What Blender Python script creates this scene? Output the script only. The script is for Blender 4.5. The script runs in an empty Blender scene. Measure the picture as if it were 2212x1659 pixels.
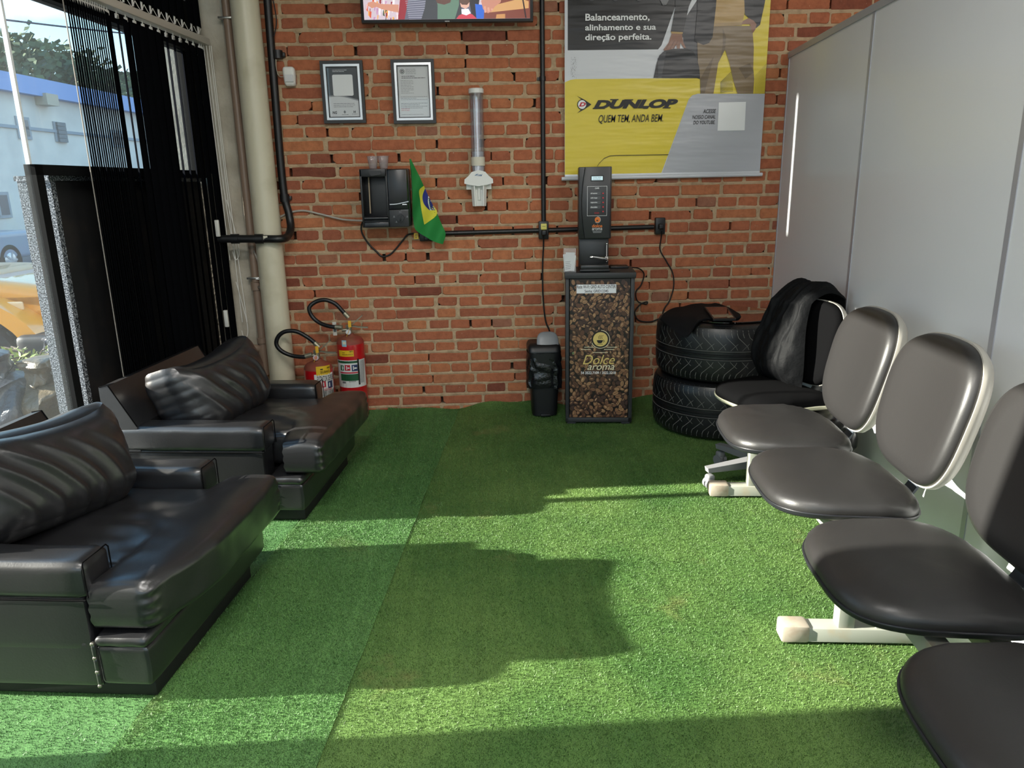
import bpy, bmesh, math, random
import numpy as np
from mathutils import Vector, Matrix, noise
from mathutils.geometry import tessellate_polygon
random.seed(7); np.random.seed(7)
SC = bpy.context.scene
COL = SC.collection
# ------------------------------------------------------------------ camera
F = 1600.0; CX, CY = 1106.0, 829.5; EYE = np.array([0.0, -4.63, 1.40])
_d = np.array([116.0, 5970.0, F]); _d /= np.linalg.norm(_d)
_x = np.array([37000.0, -(116*37000 + F*F)/5970.0, F]); _x /= np.linalg.norm(_x)
RW = np.stack([_x, np.cross(-_d, _x), -_d])          # world <- lens axes (right, down, forward)
cam = bpy.data.cameras.new('camera'); camo = bpy.data.objects.new('camera', cam); COL.objects.link(camo)
cam.sensor_width = 36.0; cam.lens = F/2212.0*36.0; cam.clip_start = 0.05; cam.clip_end = 300
m = np.eye(4); m[:3, 0] = RW[:, 0]; m[:3, 1] = -RW[:, 1]; m[:3, 2] = -RW[:, 2]; m[:3, 3] = EYE
camo.matrix_world = Matrix(m.tolist())
SC.camera = camo
SC.view_settings.view_transform = 'Standard'; SC.view_settings.look = 'None'
SC.view_settings.gamma = 1.0; SC.view_settings.use_curve_mapping = False
SC.view_settings.exposure = 0.0
SUN_STRENGTH = 28.0; SKY_STRENGTH = 2.5; FILL_WATTS = 62.0
# ------------------------------------------------------------------ sky, sun
def hexc(h):
    h = h.lstrip('#'); c = [int(h[i:i+2], 16)/255 for i in (0, 2, 4)]
    return tuple((v/12.92 if v <= .04045 else ((v+.055)/1.055)**2.4) for v in c) + (1.0,)
world = bpy.data.worlds.new('sky'); SC.world = world; world.use_nodes = True
wn = world.node_tree; wn.nodes.clear()
def N(t, kind, **kw):
    n = t.nodes.new(kind)
    for k, v in kw.items():
        if k.startswith('_'): setattr(n, k[1:], v)
        else: n.inputs[k.replace('__', ' ')].default_value = v
    return n
def ramp(t, src, stops):
    r = t.nodes.new('ShaderNodeValToRGB'); e = r.color_ramp.elements
    while len(e) > 1: e.remove(e[-1])
    e[0].position, e[0].color = stops[0][0], stops[0][1]
    for p, c in stops[1:]:
        k = e.new(p); k.color = c
    t.links.new(src, r.inputs['Fac']); return r.outputs['Color']
tc = N(wn, 'ShaderNodeTexCoord'); sx = N(wn, 'ShaderNodeSeparateXYZ'); wn.links.new(tc.outputs['Generated'], sx.inputs[0])
skyc = ramp(wn, sx.outputs['Z'], [(0.0, hexc('#5f6a70')), (0.02, hexc('#e6f1f6')), (0.18, hexc('#a9d9ee')), (0.6, hexc('#6aaee0'))])
cl = N(wn, 'ShaderNodeTexNoise', Scale=3.0, Detail=5.0)
mp = N(wn, 'ShaderNodeMapping'); mp.inputs['Scale'].default_value = (1, 1, 3.5)
wn.links.new(tc.outputs['Generated'], mp.inputs[0]); wn.links.new(mp.outputs[0], cl.inputs['Vector'])
cf = ramp(wn, cl.outputs['Fac'], [(0.5, (0, 0, 0, 1)), (0.68, (.8, .8, .8, 1))])
mx = N(wn, 'ShaderNodeMixRGB'); mx.inputs['Color2'].default_value = (1, 1, 1, 1)
wn.links.new(cf, mx.inputs['Fac']); wn.links.new(skyc, mx.inputs['Color1'])
bg = N(wn, 'ShaderNodeBackground', Strength=SKY_STRENGTH); wn.links.new(mx.outputs[0], bg.inputs['Color'])
wo = N(wn, 'ShaderNodeOutputWorld'); wn.links.new(bg.outputs[0], wo.inputs[0])
sl = bpy.data.lights.new('sun', 'SUN'); sl.energy = SUN_STRENGTH; sl.angle = math.radians(0.7); sl.color = (1.0, .93, .80)
slo = bpy.data.objects.new('sun', sl); COL.objects.link(slo)
slo.rotation_euler = Vector((1, .012, -.385)).to_track_quat('-Z', 'Y').to_euler(); slo.location = (-8, 0, 6)
def area(name, loc, sx_, sy_, w, col=(1, .97, .93)):
    l = bpy.data.lights.new(name, 'AREA'); l.shape = 'RECTANGLE'; l.size = sx_; l.size_y = sy_; l.energy = w; l.color = col
    o = bpy.data.objects.new(name, l); COL.objects.link(o); o.location = loc; return o
FILL_SPOTS = [(-.3, -3.9), (-.3, -6.4), (2.7, -3.9), (2.7, -6.4)]  # unseen fill lights added under the ceiling to brighten the room
for lx, ly in FILL_SPOTS:
    area('added_fill_source', (lx, ly, 3.335), 1.15, .26, FILL_WATTS)
# ------------------------------------------------------------------ materials
MATS = {}
def mat(name, col='#808080', rough=.5, metal=0.0, spec=.5, bump=None, var=None, coat=0.0, emit=None, alpha=None, sheen=0.0):
    if name in MATS: return MATS[name]
    m = bpy.data.materials.new(name); m.use_nodes = True; t = m.node_tree; b = t.nodes['Principled BSDF']
    c = hexc(col) if isinstance(col, str) else col
    b.inputs['Base Color'].default_value = c; b.inputs['Roughness'].default_value = rough; b.inputs['Metallic'].default_value = metal
    b.inputs['Specular IOR Level'].default_value = spec; b.inputs['Coat Weight'].default_value = coat
    b.inputs['Sheen Weight'].default_value = sheen
    co = None
    if bump or var: co = N(t, 'ShaderNodeTexCoord')
    if var:                                                        # (scale, second colour, low, high)
        n = N(t, 'ShaderNodeTexNoise', Scale=var[0], Detail=6.0); t.links.new(co.outputs['Object'], n.inputs['Vector'])
        o = ramp(t, n.outputs['Fac'], [(var[2], c), (var[3], hexc(var[1]))]); t.links.new(o, b.inputs['Base Color'])
    if bump:                                                       # (scale, strength, distance)
        n = N(t, 'ShaderNodeTexNoise', Scale=bump[0], Detail=4.0); t.links.new(co.outputs['Object'], n.inputs['Vector'])
        q = N(t, 'ShaderNodeBump', Strength=bump[1], Distance=bump[2]); t.links.new(n.outputs['Fac'], q.inputs['Height'])
        t.links.new(q.outputs[0], b.inputs['Normal'])
    if emit:
        b.inputs['Emission Color'].default_value = hexc(emit[0]); b.inputs['Emission Strength'].default_value = emit[1]
    MATS[name] = m; return m
def glassy(name, tint=(1, 1, 1, 1), haze=0.0, hazecol='#ffffff', gloss=.06, rough=.02):
    """thin pane: clear with a weak mirror film and a little scattering dust"""
    m = bpy.data.materials.new(name); m.use_nodes = True; t = m.node_tree; t.nodes.clear()
    tr = N(t, 'ShaderNodeBsdfTransparent', Color=tint); gl = N(t, 'ShaderNodeBsdfGlossy', Roughness=rough); df = N(t, 'ShaderNodeBsdfDiffuse', Color=hexc(hazecol))
    fr = N(t, 'ShaderNodeLayerWeight', Blend=.5); pw = N(t, 'ShaderNodeMath', _operation='POWER'); pw.inputs[1].default_value = 5.0
    ma = N(t, 'ShaderNodeMath', _operation='MULTIPLY_ADD'); ma.inputs[1].default_value = .6; ma.inputs[2].default_value = gloss*.5
    t.links.new(fr.outputs['Facing'], pw.inputs[0]); t.links.new(pw.outputs[0], ma.inputs[0])
    a = N(t, 'ShaderNodeMixShader'); a.inputs[0].default_value = haze; t.links.new(tr.outputs[0], a.inputs[1]); t.links.new(df.outputs[0], a.inputs[2])
    c = N(t, 'ShaderNodeMixShader'); t.links.new(ma.outputs[0], c.inputs[0]); t.links.new(a.outputs[0], c.inputs[1]); t.links.new(gl.outputs[0], c.inputs[2])
    o = N(t, 'ShaderNodeOutputMaterial'); t.links.new(c.outputs[0], o.inputs[0]); MATS[name] = m; return m
BLACK = mat('black_plastic', '#131416', .42)
BLACKM = mat('black_matte', '#0c0d0e', .6)
WHITE = mat('white_plastic', '#e4e4e0', .35)
INK = mat('print_black', '#141414', .5); INKW = mat('print_white', '#e9ebec', .5); INKR = mat('print_red', '#c01c30', .5)
STEEL = mat('bare_steel', '#b9b8b2', .3, .9)
CHROME = mat('chrome', '#dcdcdc', .12, 1.0)
LEATHER = mat('black_leather', '#1b1b1d', .36, spec=.6, bump=(160, .12, .003), coat=.55); LEATHER.node_tree.nodes['Principled BSDF'].inputs['Coat Roughness'].default_value = .28
VINYL = mat('charcoal_vinyl', '#252424', .42, spec=.5, bump=(260, .10, .002))
# ------------------------------------------------------------------ mesh builder
ROOT = {}
def fr_mat(loc, rz): return Matrix.Translation(Vector(loc)) @ Matrix.Rotation(rz, 4, 'Z')
def catmull(p, n=8):
    p = [Vector(q) for q in p]
    if len(p) < 3: return p
    out = []
    for i in range(len(p)-1):
        a, b, c, d = p[max(i-1, 0)], p[i], p[i+1], p[min(i+2, len(p)-1)]
        for k in range(n):
            t = k/n
            out.append(.5*((2*b)+(c-a)*t+(2*a-5*b+4*c-d)*t*t+(3*b-a-3*c+d)*t**3))
    out.append(p[-1]); return out
class M:
    def __init__(s): s.v = []; s.f = []; s.m = []; s.mats = []; s.c = []
    def mi(s, mt):
        if mt is None: return 0
        if mt not in s.mats: s.mats.append(mt)
        return s.mats.index(mt)
    def add(s, vs, fs, mt=None):
        b = len(s.v); s.v += [tuple(p) for p in vs]; k = s.mi(mt)
        for f in fs: s.f.append([b+i for i in f]); s.m.append(k)
        return s
    def bm(s, b, mt=None, X=None):
        if X is not None: b.transform(X)
        b.verts.index_update()
        s.add([v.co.copy() for v in b.verts], [[v.index for v in f.verts] for f in b.faces], mt); b.free(); return s
    def box(s, lo, hi, mt=None, bev=0.0, seg=2, X=None):
        b = bmesh.new(); bmesh.ops.create_cube(b, size=1.0)
        lo, hi = Vector(lo), Vector(hi)
        for v in b.verts: v.co = Vector([lo[i]+(v.co[i]+.5)*(hi[i]-lo[i]) for i in range(3)])
        if bev: bmesh.ops.bevel(b, geom=b.edges[:], offset=bev, segments=seg, profile=.5, affect='EDGES')
        return s.bm(b, mt, X)
    def rb(s, c, h, r, n=10, fn=None, mt=None, X=None):
        """rounded, finely divided box; fn(unit position, point) may push points about"""
        vs, fs, idx = [], [], {}
        c = Vector(c); h = Vector(h)
        def key(p):
            k = (round(p[0], 5), round(p[1], 5), round(p[2], 5))
            if k not in idx:
                q = Vector((p[0]*h[0], p[1]*h[1], p[2]*h[2]))
                inn = Vector([max(-(h[i]-r), min(h[i]-r, q[i])) for i in range(3)])
                d = q-inn
                o = inn+(d.normalized()*r if d.length > 1e-9 else d)
                o = c+o
                if fn: o = fn(Vector(p), o)
                idx[k] = len(vs); vs.append(o)
            return idx[k]
        g = [-math.cos(math.pi*i/n)*.35+(-1+2*i/n)*.65 for i in range(n+1)]
        for ax in range(3):
            for sg in (-1, 1):
                for i in range(n):
                    for j in range(n):
                        q = []
                        for a, b in ((i, j), (i+1, j), (i+1, j+1), (i, j+1)):
                            p = [0, 0, 0]; p[ax] = sg; p[(ax+1) % 3] = g[a]; p[(ax+2) % 3] = g[b]; q.append(key(p))
                        fs.append(q if sg > 0 else q[::-1])
        if X is not None: vs = [X @ v for v in vs]
        return s.add(vs, fs, mt)
    def tube(s, path, r, mt=None, n=10, smooth=0, cap=True, closed=False):
        p = catmull(path, smooth) if smooth else [Vector(q) for q in path]
        k = len(p); vs = []; up = None
        for i in range(k):
            t = (p[min(i+1, k-1)]-p[max(i-1, 0)])
            if closed: t = p[(i+1) % k]-p[i-1]
            t = t.normalized()
            if up is None: up = t.orthogonal().normalized()
            up = (up-t*up.dot(t)); up = up.normalized() if up.length > 1e-6 else t.orthogonal().normalized()
            sd = t.cross(up); rr = r[i*(len(r)-1)//max(k-1, 1)] if isinstance(r, (list, tuple)) else r
            for j in range(n):
                a = 2*math.pi*j/n; vs.append(p[i]+up*math.cos(a)*rr+sd*math.sin(a)*rr)
        fs = []
        for i in range(k if closed else k-1):
            for j in range(n):
                a, b = i*n, ((i+1) % k)*n
                fs.append([a+j, a+(j+1) % n, b+(j+1) % n, b+j])
        if cap and not closed: fs += [list(range(n))[::-1], list(range((k-1)*n, k*n))]
        return s.add(vs, fs, mt)
    def cyl(s, a, b, r, mt=None, n=20, r2=None):
        return s.tube([a, b], [r, r if r2 is None else r2], mt, n)
    def lathe(s, c, prof, mt=None, n=32, X=None, cap=True):
        vs = []; c = Vector(c)
        for r, z in prof:
            for j in range(n):
                a = 2*math.pi*j/n; p = Vector((c[0]+r*math.cos(a), c[1]+r*math.sin(a), c[2]+z)); vs.append(X @ p if X else p)
        fs = []
        for i in range(len(prof)-1):
            for j in range(n): fs.append([i*n+j, i*n+(j+1) % n, (i+1)*n+(j+1) % n, (i+1)*n+j])
        if cap: fs += [list(range(n))[::-1], list(range((len(prof)-1)*n, len(prof)*n))]
        return s.add(vs, fs, mt)
    def prism(s, poly, fn, d0, d1, mt=None):
        """extruded outline: fn(a, b, d) -> point"""
        n = len(poly); vs = [fn(a, b, d0) for a, b in poly]+[fn(a, b, d1) for a, b in poly]
        tri = tessellate_polygon([[Vector((a, b, 0)) for a, b in poly]])
        fs = [list(t) for t in tri]+[[i+n for i in t][::-1] for t in tri]
        fs += [[i, (i+1) % n, n+(i+1) % n, n+i] for i in range(n)]
        return s.add(vs, fs, mt)
    def pad(s, outline, rings, fn, mt=None):
        """outline (a,b) about 0,0; rings (scale, height); fn(a,b,h) -> point"""
        n = len(outline); vs = []
        for sc, hh in rings: vs += [fn(a*sc, b*sc, hh) for a, b in outline]
        fs = []
        for i in range(len(rings)-1):
            for j in range(n): fs.append([i*n+j, i*n+(j+1) % n, (i+1)*n+(j+1) % n, (i+1)*n+j])
        fs += [list(range(n))[::-1], list(range((len(rings)-1)*n, len(rings)*n))]
        return s.add(vs, fs, mt)
    def flat(s, pts, y, mt, fn=None):
        """thin printed patch of outline pts (x, z) lying at depth y, facing -y"""
        if fn is None: fn = lambda a, b, d: Vector((a, d, b))
        area_ = sum(pts[i][0]*pts[(i+1) % len(pts)][1]-pts[(i+1) % len(pts)][0]*pts[i][1] for i in range(len(pts)))
        if area_ < 0: pts = pts[::-1]
        tri = tessellate_polygon([[Vector((a, b, 0)) for a, b in pts]])
        fs = []
        for t in tri:
            a, b, c = [pts[i] for i in t]
            if (b[0]-a[0])*(c[1]-a[1])-(c[0]-a[0])*(b[1]-a[1]) < 0: t = t[::-1]
            fs.append(list(t))
        return s.add([fn(a, b, y) for a, b in pts], fs, mt)
    def text(s, body, box, y, mt, bold=0.0, shear=0.0, fn=None):
        """lettering fitted into box (x0, z0, x1, z1) at depth y"""
        vs, fs = glyphs(body, bold, shear)
        xs = [v[0] for v in vs]; zs = [v[1] for v in vs]; x0, z0, x1, z1 = box
        kx = (x1-x0)/max(max(xs)-min(xs), 1e-6); kz = (z1-z0)/max(max(zs)-min(zs), 1e-6)
        if fn is None: fn = lambda a, b, d: Vector((a, d, b))
        return s.add([fn(x0+(a-min(xs))*kx, z0+(b-min(zs))*kz, y) for a, b in vs], fs, mt)
    def build(s, name, mt=None, parent=None, smooth=35, world=False, sub=0):
        me = bpy.data.meshes.new(name); vs = s.v
        if parent is not None and world:
            inv = ROOT[parent.name].inverted(); vs = [inv @ Vector(v) for v in vs]
        me.from_pydata([tuple(v) for v in vs], [], s.f)
        ms = s.mats[:] if s.mats else []
        if mt is not None and not ms: ms = [mt]
        for q in ms: me.materials.append(q)
        if s.mats: me.polygons.foreach_set('material_index', s.m)
        if smooth:
            me.polygons.foreach_set('use_smooth', [True]*len(me.polygons)); me.set_sharp_from_angle(angle=math.radians(smooth))
        me.update()
        o = bpy.data.objects.new(name, me); COL.objects.link(o)
        if parent is not None: o.parent = parent; ROOT[o.name] = ROOT[parent.name]
        else: ROOT[o.name] = Matrix.Identity(4)
        if sub: q = o.modifiers.new('smooth', 'SUBSURF'); q.levels = q.render_levels = sub
        return o
_GL = {}
def glyphs(body, bold, shear):
    k = (body, bold, shear)
    if k in _GL: return _GL[k]
    cu = bpy.data.curves.new('lettering', 'FONT'); cu.body = body; cu.offset = bold; cu.shear = shear; cu.resolution_u = 4; cu.fill_mode = 'FRONT'; cu.align_x = 'LEFT'
    cu.space_line = 1.1
    o = bpy.data.objects.new('lettering', cu); COL.objects.link(o)
    dg = bpy.context.evaluated_depsgraph_get(); dg.update()
    me = bpy.data.meshes.new_from_object(o.evaluated_get(dg))
    vs = [(v.co[0], v.co[1]) for v in me.vertices]; fs = [list(p.vertices) for p in me.polygons]
    bpy.data.objects.remove(o); bpy.data.meshes.remove(me); bpy.data.curves.remove(cu)
    _GL[k] = (vs, fs); return _GL[k]
def tag(o, label, cat, group=None, kind=None):
    o['label'] = label; o['category'] = cat
    if group: o['group'] = group
    if kind: o['kind'] = kind
    return o
def thing(name, label, cat, loc=(0, 0, 0), rz=0.0, group=None, kind=None):
    o = bpy.data.objects.new(name, None); COL.objects.link(o); o.location = loc; o.rotation_euler = (0, 0, rz); o.empty_display_size = .1
    ROOT[o.name] = fr_mat(loc, rz); return tag(o, label, cat, group, kind)
def structure(o): o['kind'] = 'structure'; return o
def dup(o, parent=None):
    c = o.copy(); COL.objects.link(c)
    if parent is not None: c.parent = parent
    for ch in [q for q in bpy.data.objects if q.parent == o]: dup(ch, c)
    return c
# frames of reference: a photograph point dropped onto a plane of a frame
def ray(px, py): return RW @ np.array([px-CX, py-CY, F])
class Frame:
    def __init__(s, loc=(0, 0, 0), rz=0.0):
        s.loc, s.rz = Vector(loc), rz; s.X = fr_mat(loc, rz); s.I = s.X.inverted()
    def _hit(s, px, py, ax, val):
        o = s.I @ Vector(EYE); d = s.I.to_3x3() @ Vector(ray(px, py)); t = (val-o[ax])/d[ax]; return o+d*t
    def y(s, px, py, y=0.0): return s._hit(px, py, 1, y)
    def x(s, px, py, x=0.0): return s._hit(px, py, 0, x)
    def z(s, px, py, z=0.0): return s._hit(px, py, 2, z)
    def xz(s, px, py, y=0.0): p = s.y(px, py, y); return (p[0], p[2])
W = Frame()
RA = math.radians(6.3)
LEFT = Frame((-1.55, 0, 0), -RA)             # window side: x into the room, y towards the brick wall
RIGHT = Frame((1.879, 0, 0), -math.radians(6.2))
# ------------------------------------------------------------------ brick wall
def brick_material():
    m = bpy.data.materials.new('old_brick'); m.use_nodes = True; t = m.node_tree; b = t.nodes['Principled BSDF']
    at = N(t, 'ShaderNodeAttribute', _attribute_name='tint'); co = N(t, 'ShaderNodeTexCoord')
    sep = N(t, 'ShaderNodeSeparateColor'); t.links.new(at.outputs['Color'], sep.inputs[0])
    base = ramp(t, sep.outputs[0], [(0.0, hexc('#7c4636')), (.3, hexc('#985a44')), (.6, hexc('#ae684a')), (.85, hexc('#b97751')), (1.0, hexc('#9a6853'))])
    n1 = N(t, 'ShaderNodeTexNoise', Scale=26.0, Detail=8.0, Roughness=.7); t.links.new(co.outputs['Object'], n1.inputs['Vector'])
    v1 = ramp(t, n1.outputs['Fac'], [(.3, (.72, .70, .70, 1)), (.55, (1, 1, 1, 1)), (.75, (1.12, 1.1, 1.08, 1))])
    mu = N(t, 'ShaderNodeMixRGB', _blend_type='MULTIPLY'); mu.inputs[0].default_value = 1; t.links.new(base, mu.inputs[1]); t.links.new(v1, mu.inputs[2])
    n2 = N(t, 'ShaderNodeTexNoise', Scale=14.0, Detail=9.0, Roughness=.75); t.links.new(co.outputs['Object'], n2.inputs['Vector'])
    k = ramp(t, n2.outputs['Fac'], [(.66, (0, 0, 0, 1)), (.72, (.75, .75, .75, 1))])
    m2 = N(t, 'ShaderNodeMixRGB'); t.links.new(k, m2.inputs[0]); t.links.new(mu.outputs[0], m2.inputs[1]); m2.inputs[2].default_value = hexc('#a08a72')
    n3 = N(t, 'ShaderNodeTexNoise', Scale=95.0, Detail=2.0); t.links.new(co.outputs['Object'], n3.inputs['Vector'])
    k3 = ramp(t, n3.outputs['Fac'], [(.74, (0, 0, 0, 1)), (.78, (1, 1, 1, 1))])
    m3 = N(t, 'ShaderNodeMixRGB'); t.links.new(k3, m3.inputs[0]); t.links.new(m2.outputs[0], m3.inputs[1]); m3.inputs[2].default_value = hexc('#b9a48e')
    t.links.new(m3.outputs[0], b.inputs['Base Color']); b.inputs['Roughness'].default_value = .85; b.inputs['Specular IOR Level'].default_value = .25
    n4 = N(t, 'ShaderNodeTexNoise', Scale=120.0, Detail=6.0); t.links.new(co.outputs['Object'], n4.inputs['Vector'])
    q = N(t, 'ShaderNodeBump', Strength=.45, Distance=.004); t.links.new(n4.outputs['Fac'], q.inputs['Height']); t.links.new(q.outputs[0], b.inputs['Normal'])
    return m
MORTAR = mat('lime_mortar', '#bba284', .95, spec=.1, bump=(70, .9, .006), var=(22, '#9c8468', .45, .75))
BRICK = brick_material()
def brick_wall():
    rng = random.Random(11); B = M(); tints = []
    rows = []
    z = 1.720
    up = [1.720+.0735*k for k in range(0, 25)]
    dn = []; k = 1; zz = 1.720
    while zz > -.03:
        zz -= .0735 if zz > 1.13 else .0708; dn.append((zz, k)); k += 1
    rows = [(q, i) for i, q in enumerate(up)]+dn
    x_lo, x_hi = -1.42, 3.0
    for zc, k in rows:
        if zc > 3.4: continue
        pitch = .0735 if zc > 1.13 else .0708
        head = (k % 2 == 0); h = .0575 if zc > 1.13 else .0548
        # bed joint above this course, a wavy strip
        zj = zc+pitch/2; n = 150; vs = []; fs = []
        for i in range(n+1):
            x = x_lo+(x_hi-x_lo)*i/n
            d = -.0035+.005*noise.noise(Vector((x*9, zj*31, 1.7)))
            e = .013+.002*noise.noise(Vector((x*14, zj*17, 4.2)))
            vs += [(x, .03, zj+e), (x, d+.003, zj+e), (x, d-.001, zj), (x, d+.003, zj-e), (x, .03, zj-e)]
            if i:
                a, b = (i-1)*5, i*5
                fs += [[a+q, b+q, b+q+1, a+q+1] for q in range(4)]
        nf = len(B.f); B.add(vs, fs, MORTAR); tints += [.5]*(len(B.f)-nf)
        x = x_lo-rng.uniform(0, .2)
        while x < x_hi:
            w = rng.gauss(.120, .005) if head else (rng.gauss(.247, .006) if rng.random() > .12 else rng.gauss(.118, .006))
            gap = max(.004, rng.gauss(.0125, .005))
            hh = h+rng.uniform(-.003, .004); oz = rng.uniform(-.0025, .0025); dep = rng.uniform(-.0075, -.0025)
            tint = min(1, max(0, rng.gauss(.60, .16)))
            if rng.random() < .04: tint = rng.choice((.02, 1.0))
            # ragged outline
            pts = []
            cr = [rng.uniform(.003, .011) if rng.random() < .9 else rng.uniform(.012, .024) for _ in range(4)]
            hw, h2 = w/2, hh/2
            def edge(ax, ay, bx, by, nn):
                for i in range(nn):
                    s = i/nn; pts.append((ax+(bx-ax)*s, ay+(by-ay)*s))
            ne = 3 if head else 6
            c0, c1, c2, c3 = [min(c, .45*hh) for c in cr]
            edge(-hw+c0, -h2, hw-c1, -h2, ne); edge(hw-c1, -h2, hw, -h2+c1, 1); edge(hw, -h2+c1, hw, h2-c2, 2); edge(hw, h2-c2, hw-c2, h2, 1)
            edge(hw-c2, h2, -hw+c3, h2, ne); edge(-hw+c3, h2, -hw, h2-c3, 1); edge(-hw, h2-c3, -hw, -h2+c0, 2); edge(-hw, -h2+c0, -hw+c0, -h2, 1)
            xc = x+hw; q = rng.random()*50
            P = []
            for a, b in pts:
                d = .0022*noise.noise(Vector((a*60+q, b*60, q)))+.0012*noise.noise(Vector((a*190+q, b*190, q)))
                l = math.hypot(a, b) or 1; P.append((xc+a+d*(a/l)*1.2, zc+oz+b+d*(1 if b > 0 else -1)))
            nn = len(P); tilt = rng.uniform(-.012, .012)
            ins = lambda k_: [((p[0]-xc)*(1-k_*2/w)+xc, (p[1]-zc-oz)*(1-k_*2/hh)+zc+oz) for p in P]
            r0, r1 = P, ins(.0035)
            yf = lambda p, o: dep+o+tilt*(p[0]-xc)
            vs = [(p[0], .05, p[1]) for p in r0]+[(p[0], yf(p, .0035), p[1]) for p in r0]+[(p[0], yf(p, 0), p[1]) for p in r1]
            fs = []
            for i in range(nn):
                j = (i+1) % nn
                fs += [[i, j, nn+j, nn+i], [nn+i, nn+j, 2*nn+j, 2*nn+i]]
            fs.append(list(range(2*nn, 3*nn)))
            nf = len(B.f); B.add(vs, fs, BRICK); tints += [tint]*(len(B.f)-nf)
            # head joint: filled with mortar, or an open black slot between the bricks
            if rng.random() > (.40 if gap < .0095 else .10):
                gx0, gx1 = x+w-.004, x+w+gap+.004; d = rng.uniform(-.005, .003)
                vs = [(gx0, d, zc-pitch/2), (gx1, d+.001, zc-pitch/2), (gx1, d, zc+pitch/2), (gx0, d+.001, zc+pitch/2)]
                nf = len(B.f); B.add(vs, [[0, 1, 2, 3]], MORTAR); tints += [.5]*(len(B.f)-nf)
            x += w+gap
    nf = len(B.f); B.box((x_lo, .05, -.05), (4.5, .12, 3.45), mat('brick_core', '#4a3a30', .95)); tints += [.5]*(len(B.f)-nf)
    nf = len(B.f); B.box((3.0, 0, -.05), (4.5, .1, 3.45), MORTAR); tints += [.5]*(len(B.f)-nf)
    o = B.build('wall_back', smooth=0); structure(o)
    a = o.data.attributes.new('tint', 'FLOAT_COLOR', 'CORNER')
    arr = np.zeros((len(o.data.loops), 4), dtype=np.float32); arr[:, 3] = 1
    tot = np.zeros(len(o.data.polygons), dtype=np.int32); o.data.polygons.foreach_get('loop_total', tot)
    arr[:, :3] = np.repeat(np.array(tints, dtype=np.float32), tot)[:, None]
    a.data.foreach_set('color', arr.ravel())
brick_wall()
# ------------------------------------------------------------------ shell
CONC = mat('cast_concrete', '#bcb5a6', .85, spec=.2, bump=(55, .45, .006), var=(5, '#9d9585', .42, .7))
PLASTER = mat('painted_plaster', '#d2d0cb', .8, var=(3, '#c6c4be', .4, .7))
b = M().box((-3, -9.2, -.30), (4.6, .6, -.012)).build('floor', mat('concrete_floor', '#6d6a64', .9), smooth=0); structure(b)
b = M().box((-1.9, -9.2, 3.40), (4.6, .3, 3.5)).build('ceiling', mat('ceiling_paint', '#d8d6d0', .85), smooth=0); structure(b)
# cast concrete column at the corner
def column_mesh():
    c = M(); n = 40
    vs, fs = [], []
    prof = [(-1.78, -.02), (-1.60, -.022), (-1.40, -.020), (-1.385, -.012), (-1.37, -.02), (-1.345, .03), (-1.345, .3), (-1.78, .3)]
    for i in range(n+1):
        z = -.02+3.42*i/n
        for k, (x, y) in enumerate(prof):
            vs.append((x+.006*noise.noise(Vector((k*2.3, z*6, 0)))*(2 <= k <= 5), y+.003*noise.noise(Vector((k*1.3, z*5, 9))), z))
    m_ = len(prof)
    for i in range(n):
        for k in range(m_): fs.append([i*m_+k, i*m_+(k+1) % m_, (i+1)*m_+(k+1) % m_, (i+1)*m_+k])
    return c.add(vs, fs)
o = column_mesh().build('wall_left', CONC, smooth=50); structure(o)
# solid part of the street side, nearer than the glass
o = thing('wall_left', 'plastered street wall nearer than the glass', 'wall', LEFT.loc, LEFT.rz); structure(o); del o['category']; del o['label']
q = M().box((-.22, -6.2, -.03), (0, -3.02, 3.42)).box((-.22, -3.02, -.2), (0, -.02, 0.0)).build('wall_left', PLASTER, smooth=0, parent=o)
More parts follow.
